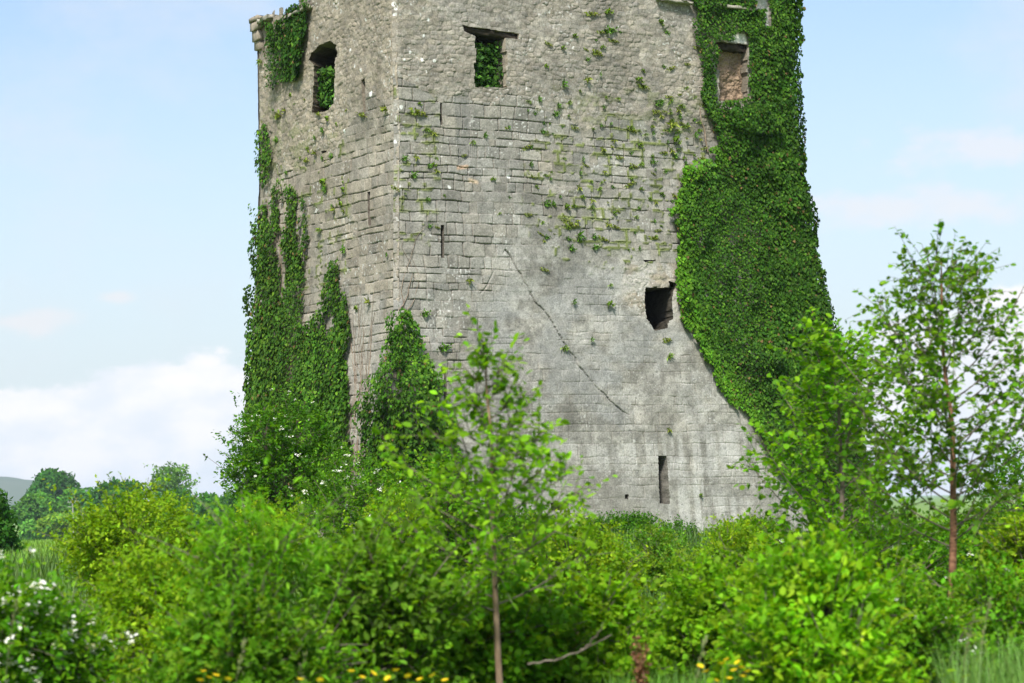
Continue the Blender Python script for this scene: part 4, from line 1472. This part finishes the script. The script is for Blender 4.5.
def hedge():
    b = bush
    # at the foot of the tower
    b('hawthorn_bush', 'round hawthorn flecked with white blossom at the foot of the left wall', 'bush', 234, 340, 405, 43, 0.060, 24000, (.056, .160, .008), (.12, .27, .011), .25, 'oval', 1, 1.0, .45, fixed=[(-.38, .78, .46), (.22, .80, .44), (-.68, .56, .40), (0, .55, .52), (.66, .6, .42), (.35, .3, .5), (-.4, .25, .45)], bloom=170, bloom_size=.045)
    b('hawthorn_bush', 'dark hawthorn with scattered white blossom in front of the near tower corner', 'bush', 300, 420, 462, 37, 0.043, 18050, (0.070, 0.188, 0.009), (0.118, 0.251, 0.011), .3, 'oval', 2, .9, .4, fixed=[(-.5, .6, .46), (-.1, .76, .5), (.45, .62, .48), (.1, .4, .5), (.75, .4, .4), (-.7, .3, .42), (.3, .2, .5)], bloom=70, bloom_size=.055)
    b('bramble_bank', 'low dark green bramble bank along the foot of the front wall', 'bush', 560, 705, 521, 46.5, 0.044, 18050, (0.051, 0.157, 0.008), (0.082, 0.219, 0.009), .3, 'oval', 3, .8, .42, lumps=12)
    b('bramble_bank', 'low bramble bank with seeding grass under the white wall stains', 'bush', 675, 800, 526, 46.5, 0.044, 14250, (0.075, 0.188, 0.009), (0.139, 0.251, 0.011), .3, 'oval', 4, .8, .6, lumps=12)
    b('elder_bush', 'broad green elder below the slit window, behind the young centre tree', 'bush', 430, 575, 512, 41, 0.048, 16150, (0.082, 0.219, 0.009), (0.139, 0.282, 0.011), .3, 'oval', 6, .9, .4)
    # middle distance
    b('willow_bush', 'large yellow-green willow, tallest bush on the left', 'bush', 92, 222, 491, 24, 0.041, 32300, YG, YG2, .35, 'oval', 7, 1.0, .40, lumps=13)
    b('willow_bush', 'yellow-green willow between the big willow and the blossoming hawthorn', 'bush', 190, 318, 512, 30, 0.041, 15200, (0.158, 0.276, 0.009), YG2, .3, 'oval', 8, .8, .6)
    b('hawthorn_bush', 'dense hawthorn with golden young tips under the near corner', 'bush', 356, 462, 494, 28, 0.037, 15200, (0.124, 0.258, 0.009), YG2, .3, 'oval', 9, .7, .4)
    b('hazel_bush', 'bright hazel left of the young centre tree with bare stems showing', 'bush', 390, 500, 455, 31, 0.048, 12350, (0.103, 0.258, 0.009), MG2, .3, 'round', 10, .8, .35)
    b('willow_bush', 'yellow-green willow just right of the young centre tree', 'bush', 520, 652, 522, 22, 0.041, 18050, (0.144, 0.282, 0.009), YG2, .35, 'oval', 11, .9, .35)
    b('hawthorn_bush', 'greyish green bush with pale tips below the long slit', 'bush', 610, 722, 536, 27, 0.037, 16150, (0.103, 0.237, 0.016), (0.193, 0.297, 0.025), .35, 'oval', 12, .8, .4)
    b('willow_bush', 'yellow-tipped willow left of the young alder', 'bush', 690, 812, 532, 24, 0.038, 17100, (0.139, 0.276, 0.009), YG2, .35, 'oval', 13, .8, .55)
    b('hawthorn_bush', 'hawthorn with faint white blossom behind the birch trunk', 'bush', 800, 960, 522, 23, 0.038, 22800, (0.082, 0.228, 0.010), (0.139, 0.282, 0.013), .3, 'oval', 14, .8, .5, bloom=60, bloom_size=.05)
    b('ash_thicket', 'tall dark thicket at the right edge behind the birch', 'bush', 950, 1075, 455, 27, 0.048, 20900, (0.058, 0.173, 0.009), MG, .3, 'oval', 15, .9, .65)
    b('willow_bush', 'bright yellow-green bush at the right edge below the dark thicket', 'bush', 978, 1060, 512, 20, 0.041, 10450, (0.167, 0.289, 0.009), YG2, .4, 'oval', 16, .6, .6)
    # foreground row
    b('elder_bush', 'elder covered in flat white flower heads in the bottom left corner', 'bush', -55, 92, 578, 14, 0.046, 14250, (0.091, 0.243, 0.009), (0.161, 0.333, 0.011), .3, 'oval', 17, .5, .4, bloom=420, bloom_size=.044, flat=.3)
    b('willow_bush', 'leafy yellow-green bush in front of the tall left willow', 'bush', 60, 215, 560, 16, 0.037, 20900, (0.181, 0.326, 0.009), YG2, .25, 'oval', 18, .6, .55)
    b('rowan_bush', 'upright rowan with tiered leaves left of the hawthorns', 'bush', 186, 322, 478, 13.2, 0.058, 10640, (0.116, 0.288, 0.012), (0.161, 0.350, 0.018), .35, 'long', 19, .5, .50, flat=.55, up=.15, twig=11)
    b('elder_bush', 'dark leafy elder under the tiered rowan at the bottom edge', 'bush', 150, 310, 602, 12.8, 0.044, 14250, (0.091, 0.222, 0.009), MG2, .25, 'oval', 20, .4, .5)
    b('rowan_bush', 'blue-green rowan spreading low left of the young centre tree', 'bush', 312, 470, 532, 13.8, 0.052, 14820, (.115, .225, .018), (0.153, 0.333, 0.014), .35, 'oval', 21, .5, .45, flat=.35)
    b('hazel_bush', 'low hazel at the bottom edge around the young centre trunk', 'bush', 405, 585, 592, 15.2, 0.044, 14250, (0.107, 0.269, 0.009), YG, .25, 'round', 22, .5, .55)
    b('hazel_bush', 'fresh green hazel beside the rust-brown dock stalk', 'bush', 536, 650, 580, 15.5, 0.043, 10640, (0.153, 0.326, 0.009), YG, .3, 'round', 23, .5, .4)
    b('hazel_bush', 'mid green hazel behind the yellow buttercups on the right', 'bush', 648, 785, 578, 17, 0.041, 14250, (0.153, 0.326, 0.009), YG, .3, 'round', 24, .5, .5)
    b('hazel_bush', 'bright broad-leaved hazel, largest leaves in the hedge', 'bush', 738, 892, 556, 13, 0.052, 14250, (0.153, 0.350, 0.009), (0.217, 0.360, 0.011), .35, 'oval', 25, .5, .5)
    b('bramble_bush', 'bramble with pale flower specks left of the birch foot', 'bush', 842, 962, 588, 14.5, 0.041, 10640, (0.107, 0.269, 0.009), MG2, .3, 'oval', 26, .45, .45, bloom=22, bloom_size=.04)
    b('bramble_bush', 'leafy bramble around the foot of the birch at the right edge', 'bush', 930, 1060, 570, 15.5, 0.041, 12350, (0.107, 0.280, 0.010), MG2, .3, 'oval', 27, .45, .5, bloom=12, bloom_size=.04)

    sapling('young_tree', 'young tree with bright leaves and a tan trunk in the centre of the hedge', 486, 14, 352, 503, 104, .36, .056, 33, (.145, .320, .010), (.200, .375, .013), .35, M_PALEBARK, .020, 1, 'oval', (9, 13), .55,
            profile=lambda q: .92 if q < .38 else (.92 - .55 * (q - .38) / .3 if q < .68 else max(.10, .37 * (1 - q) / .32)), leaf_step=.034)
    sapling('young_alder', 'leafy young alder standing before the ivy-covered right corner', 828, 20, 336, 856, 116, .16, .052, 54, (0.120, 0.288, 0.009), (0.195, 0.369, 0.011), .3, M_BARK, .030, 2, 'round', (10, 14), .8,
            profile=lambda q: (1.02 - q) ** .75 * (.8 + .3 * math.sin(q * 3.1)), leaf_step=.030)
    sapling('birch_tree', 'slender birch with a red-brown trunk on the right', 941, 17, 262, 949, 124, .34, .045, 52, (0.098, 0.230, 0.009), (0.165, 0.316, 0.011), .3, M_REDBARK, .031, 3, 'round', (10, 14), .75,
            profile=lambda q: (1.03 - q) ** .6 * (.72 + .35 * math.sin(q * 3.1)), leaf_step=.034, droop=.12)


hedge()


# ------------------------------------------------------------------ far trees and the pole
def far_tree(label, x0, x1, ytop, Y, col, alt, seed, leaf=.5, n=3000, gaps=0.0, name='field_tree', ybase=None, group='trees beyond the field', trunk_show=.16, lumps=14):
    rg = np.random.RandomState(seed + 1300)
    c0, c1 = at(x0, 505, Y), at(x1, 505, Y)
    xc, hw = (c0[0] + c1[0]) / 2, (c1[0] - c0[0]) / 2 * 1.18
    zb = float(gz(xc, Y)) - .1
    H = at((x0 + x1) / 2, ytop, Y)[2] - zb
    r_ = thing(name, label, 'tree', Vector((xc, Y, zb)), group)
    L_ = []
    for i in range(lumps):
        a = rg.uniform(0, 6.28)
        q = rg.uniform(.1, 1) ** .4
        lz = rg.uniform(trunk_show + .12, .9)
        env = math.sqrt(max(.05, 1 - (abs(lz - .5) / .55) ** 2))
        rr = rg.uniform(.28, .42) * min(hw, H * .5)
        L_.append((math.cos(a) * q * (hw - rr) * env, math.sin(a) * q * (hw - rr) * env, min(lz * H, H - rr), rr))
    L_.append((0, 0, H * .72, min(hw * .55, H * .28)))
    L_ = np.array(L_)
    w = L_[:, 3] ** 2
    ii = rg.choice(len(L_), n, p=w / w.sum())
    d = unit(rg.normal(0, 1, (n, 3)))
    P = L_[ii, :3] + d * (L_[ii, 3] * rg.uniform(.4, 1, n) ** .4 * rg.uniform(.85, 1.12, n))[:, None]
    if gaps:
        k = vn(P[:, 0] * 1.3 / max(1, hw * .3), P[:, 2] * 1.3 / max(1, hw * .3), seed) > gaps
        P, d, ii = P[k], d[k], ii[k]
    m = len(P)
    lt = np.exp(rg.normal(0, .18, len(L_)))[ii][:, None]
    C = colours(rg, m, col, .2, alt, .25) * lt * np.array((1.5, 1.9, .9))
    link('crown', leaf_mesh('crown', P, rg.normal(0, 1, (m, 3)), d + rg.normal(0, .4, (m, 3)) + np.array((0, 0, .5)), leaf * rg.uniform(.6, 1.4, m), C, 'oval'), M_LEAF, r_, Vector((0, 0, 0)))
    lines = [(bez(np.zeros(3), np.array((.1, 0, H * .4)), L_[-1, :3], 8), np.linspace(H * .035, H * .01, 8))]
    for i in range(len(L_) - 1):
        lines.append((bez(np.array((0, 0, H * rg.uniform(.18, .45))), L_[i, :3] * np.array((.5, .5, .8)), L_[i, :3], 6), np.linspace(H * .014, H * .004, 6)))
    link('trunk', tube_mesh('trunk', lines, 5), M_BARK, r_, Vector((0, 0, 0)))
    return r_


def distance():
    far_tree('dark dome-shaped tree standing above the far trees on the left', 22, 80, 471, 520, (.028, .072, .022), (.04, .09, .025), 1, .9, 9000, lumps=20, trunk_show=.2)
    far_tree('pale green round tree left of the pole', 14, 68, 493, 430, (.06, .125, .035), (.08, .14, .04), 2, .75, 8000, trunk_show=.02, lumps=18)
    far_tree('green tree just right of the pole', 60, 108, 489, 440, (.05, .115, .035), (.07, .13, .04), 3, .75, 6500, trunk_show=.02)
    far_tree('golden-leaved low tree behind the pole', 38, 104, 510, 405, (.13, .17, .03), (.05, .11, .025), 4, .7, 5000, trunk_show=.0, gaps=.35, lumps=18)
    far_tree('small dark tree below the golden tree', 52, 112, 526, 412, (.03, .075, .02), DG, 14, .7, 5000, trunk_show=.0)
    far_tree('airy pale tree, small one of the two on the skyline', 96, 122, 477, 480, (.09, .13, .05), (.11, .15, .06), 5, .6, 1800, gaps=.42)
    far_tree('dark green tree below the small airy tree', 90, 146, 481, 420, (.028, .08, .022), DG, 6, .75, 8000, trunk_show=.02, lumps=18)
    far_tree('airy pale tree, large one of the two on the skyline', 134, 208, 464, 440, (.075, .125, .04), (.10, .15, .05), 7, .6, 5000, gaps=.42, lumps=18)
    far_tree('dark green tree below the large airy tree', 150, 214, 490, 400, (.03, .085, .026), (.05, .11, .03), 8, .75, 8000, trunk_show=.02, lumps=18)
    far_tree('dark green tree between the large airy tree and the tower', 196, 262, 494, 330, (.035, .09, .02), (.055, .12, .025), 9, .6, 7000, trunk_show=.02, lumps=18)
    far_tree('dark conifer-like tree cut by the left edge of the photo', -42, 21, 487, 62, (.026, .072, .016), (.04, .09, .02), 10, .13, 7500, trunk_show=.0, lumps=22, group=None)
    far_tree('low hedge tree at the left edge behind the white-flowered elder', -70, 6, 560, 40, (.04, .10, .02), DG2, 12, .1, 4500, trunk_show=0, lumps=18, group=None)

    p = at(73.5, 522, 385)
    zb = float(gz(p[0], 385)) - .2
    zt = at(71, 499, 385)[2]
    r_ = thing('utility_pole', 'thin pale wooden utility pole with a crossarm in the far field', 'pole', Vector((p[0], 385, zb)))
    H = zt - zb
    link('pole', tube_mesh('pole', [(np.array(((0, 0, 0), (0, 0, H * .5), (-.15, 0, H))), np.array((.12, .11, .09)))], 8), M_POLE, r_, Vector((0, 0, 0)))
    for k, dz in enumerate((.55, 1.25)):
        link('crossarm', tube_mesh('crossarm', [(np.array(((-.9, 0, H - dz), (.0, 0, H - dz), (.9, 0, H - dz))), np.array((.055, .055, .055)))], 6), M_POLE, r_, Vector((0, 0, 0)))
    for x in (-.8, -.35, .35, .8):
        z = H - .47
        link('insulator', tube_mesh('insulator', [(np.array(((x, 0, z), (x, 0, z + .1), (x, 0, z + .16), (x, 0, z + .24))), np.array((.04, .09, .06, .09)))], 7), M_POLE, r_, Vector((0, 0, 0)))


distance()


# ------------------------------------------------------------------ grass, flowers, dock, dead branch
def blades(rg, X, Y, hmin, hmax, w, col, spread=.25, bend=.45):
    n = len(X)
    Z = gz(X, Y) - .02
    h = rg.uniform(hmin, hmax, n)
    a = rg.uniform(0, 6.28, n)
    lean = rg.uniform(.1, bend, n) * h
    dx, dy = np.cos(a), np.sin(a)
    sx, sy = -dy, dx
    V = []
    for t, ww in ((0, 1), (.4, .85), (.75, .55), (1, .06)):
        cx, cy, cz = X + dx * lean * t ** 2, Y + dy * lean * t ** 2, Z + h * t * (1 - .18 * t * bend)
        for sg in (-1, 1):
            V.append(np.stack((cx + sg * sx * w * ww, cy + sg * sy * w * ww, cz), -1))
    V = np.stack(V, 1)
    off = (np.arange(n) * 8)[:, None]
    F = np.concatenate([off + np.array((2 * k, 2 * k + 1, 2 * k + 3, 2 * k + 2))[None, :] for k in range(3)])
    C = np.repeat(colours(rg, n, col, spread), 8, 0)
    return V.reshape(-1, 3), F, C


def ground_cover():
    rg = np.random.RandomState(21)

    def field(name, label, regions, cat=None):
        VV, FF, CC, o = [], [], [], 0
        for (px0, px1, Y0, Y1, n, h0, h1, w, col) in regions:
            Y = rg.uniform(Y0, Y1, n)
            X = (rg.uniform(px0, px1, n) - 512) / FPX * Y
            V, F, C = blades(rg, X, Y, h0, h1, w, col)
            VV.append(V)
            FF.append(F + o)
            CC.append(C)
            o += len(V)
        ob = link(name, raw_mesh(name, np.concatenate(VV), np.concatenate(FF), np.concatenate(CC)), M_GRASS)
        tag(ob, label, None, None, 'stuff')
        ob['label'] = label
        return ob
    field('grass', 'rough green grass between and below the hedge shrubs', [
        (-80, 1100, 12.3, 17, 7000, .2, .48, .005, (.09, .17, .03)),
        (600, 705, 12.6, 14.5, 2600, .3, .52, .005, (.12, .26, .03)),
        (395, 645, 12.3, 14.0, 3600, .2, .42, .0055, (.11, .25, .025)),
        (0, 330, 12.2, 13.2, 2200, .2, .4, .005, (.11, .24, .025)),
        (-80, 1100, 17, 30, 9000, .25, .55, .008, (.085, .16, .03)),
        (-60, 1080, 30, 47, 9000, .25, .6, .012, (.08, .15, .03)),
        (-60, 240, 45, 120, 12000, .12, .3, .014, (.15, .27, .035)),
        (-60, 260, 120, 330, 9000, .12, .3, .04, (.16, .28, .04)),
    ])
    field('grass', 'lush blue-green grass in the bottom right corner', [(935, 1070, 12.0, 14.2, 1700, .25, .74, .0042, (.13, .25, .045))])
    # seeding grass stalks standing out at the lower left
    stalks = ((240, 640, .60), (222, 655, .5), (262, 648, .55), (12, 600, .7), (300, 655, .45), (176, 660, .5), (700, 640, .6), (985, 600, .7), (968, 618, .65))
    for i, (px, py, h) in enumerate(stalks):
        Y = 12.4 + .1 * (i % 3)
        top = at(px, py, Y)
        zb = float(gz(top[0], Y))
        b0 = np.array((top[0] - .06, Y, zb))
        h_ = top[2] - zb
        r = thing('grass_stalk', 'tall pale seeding grass stalk standing above the foreground grass', 'grass stalk', Vector(b0), 'seeding grass stalks at the hedge foot')
        line = bez(np.zeros(3), np.array((.0, 0, h_ * .7)), np.array((.09, 0, h_)), 12)
        link('stem', tube_mesh('stem', [(line, np.linspace(.0035, .0018, 12))], 4, np.tile((.15, .19, .07), (48, 1))), M_GRASS, r, Vector((0, 0, 0)))
        n = 40
        k = rg.uniform(.62, 1.0, n)
        P = np.stack([np.interp(k * 11, np.arange(12), line[:, a]) for a in range(3)], -1)
        D = unit(line[-1] - line[-4])[None, :] + rg.normal(0, .45, (n, 3))
        link('seed_head', leaf_mesh('seed_head', P, D, rg.normal(0, 1, (n, 3)), rg.uniform(.018, .038, n), colours(rg, n, (.19, .21, .09), .15), 'long'), M_GRASS, r, Vector((0, 0, 0)))
    # buttercups
    spots = [(351, 672), (362, 678), (373, 674), (388, 679), (396, 671), (408, 677), (420, 680), (433, 676), (445, 681), (204, 672), (209, 678), (216, 676), (200, 681), (228, 680), (700, 667), (706, 672), (722, 664), (727, 660), (734, 671), (741, 668), (743, 677), (729, 679), (716, 681), (748, 672), (738, 663), (320, 681), (300, 680)]
    fl = []
    for i in range(3):
        r2 = np.random.RandomState(60 + i)
        n = 6
        a = np.arange(n) * 6.283 / n + r2.uniform(0, 1)
        D = np.stack((np.cos(a), np.sin(a), np.full(n, .45)), -1)
        P = D * .003
        fl.append(leaf_mesh('petals', P, D, np.tile((0, -.25, 1.0), (n, 1)), np.full(n, .024), np.tile((.78, .56, .015), (n, 1)) * r2.uniform(.9, 1.05, (n, 1)), 'round'))
    for i, (px, py) in enumerate(spots):
        Y = 11.6 + .25 * ((i * 7) % 4) / 3
        c = at(px, py, Y)
        zb = float(gz(c[0], Y))
        r = thing('buttercup', 'small yellow buttercup flower among the grass at the bottom edge', 'flower', Vector((c[0], Y, zb)), 'buttercups at the hedge foot')
        h_ = c[2] - zb
        line = bez(np.array((rg.normal(0, .03), 0, 0)), np.array((0, 0, h_ * .6)), np.array((0, 0, h_)), 6)
        link('stem', tube_mesh('stem', [(line, np.full(6, .002))], 4, np.tile((.08, .16, .03), (24, 1))), M_GRASS, r, Vector((0, 0, 0)))
        o = link('petals', fl[i % 3], M_PETAL, r, Vector((0, 0, h_)))
        o.rotation_euler = (rg.uniform(-.1, .7), rg.normal(0, .3), rg.uniform(0, 6))
        o.scale = (.78,) * 3
    # rust-brown dock
    Y = 13.2
    c = at(640, 640, Y)
    zb = float(gz(c[0], Y))
    r = thing('dock_plant', 'rust-brown dried dock stalk standing in the green grass', 'plant', Vector((c[0], Y, zb)))
    lines, P = [], []
    for k in range(5):
        tip = np.array((rg.normal(0, .018), rg.normal(0, .018), at(640, 636 + 9 * k, Y)[2] - zb))
        ln = bez(np.zeros(3), np.array((0, 0, tip[2] * .5)), tip, 10)
        lines.append((ln, np.linspace(.006, .002, 10)))
        u = rg.uniform(.35, 1, 150)
        P.append(np.stack([np.interp(u * 9, np.arange(10), ln[:, a]) for a in range(3)], -1) + rg.normal(0, .013, (150, 3)))
    P = np.concatenate(P)
    n = len(P)
    link('stem', tube_mesh('stem', lines, 5, np.tile((.17, .085, .04), (250, 1))), M_GRASS, r, Vector((0, 0, 0)))
    link('seed_head', leaf_mesh('seed_head', P, rg.normal(0, 1, (n, 3)), rg.normal(0, 1, (n, 3)), rg.uniform(.012, .026, n), colours(rg, n, (.19, .095, .045), .25), 'round'), M_PETAL, r, Vector((0, 0, 0)))
    # fallen dead branch
    Y = 12.9
    q = [at(a, b_, Y) for a, b_ in ((528, 664), (556, 660), (582, 650), (612, 634))]
    q2 = [at(a, b_, Y) for a, b_ in ((582, 650), (597, 636), (604, 622))]
    t = np.linspace(0, 1, 16)
    mk = lambda q: np.stack([np.interp(t * (len(q) - 1), np.arange(len(q)), np.array(q)[:, a]) for a in range(3)], -1) + rg.normal(0, .004, (16, 3))
    l0 = mk(q)
    base = Vector(l0[0])
    r = thing('dead_branch', 'bare brown dead branch slanting through the hedge right of the centre tree', 'branch', base)
    link('limb', tube_mesh('limb', [(l0 - np.array(base), np.linspace(.006, .003, 16))], 6), M_BARK, r, Vector((0, 0, 0)))
    link('twig', tube_mesh('twig', [(mk(q2) - np.array(base), np.linspace(.006, .002, 16))], 5), M_BARK, r, Vector((0, 0, 0)))


ground_cover()
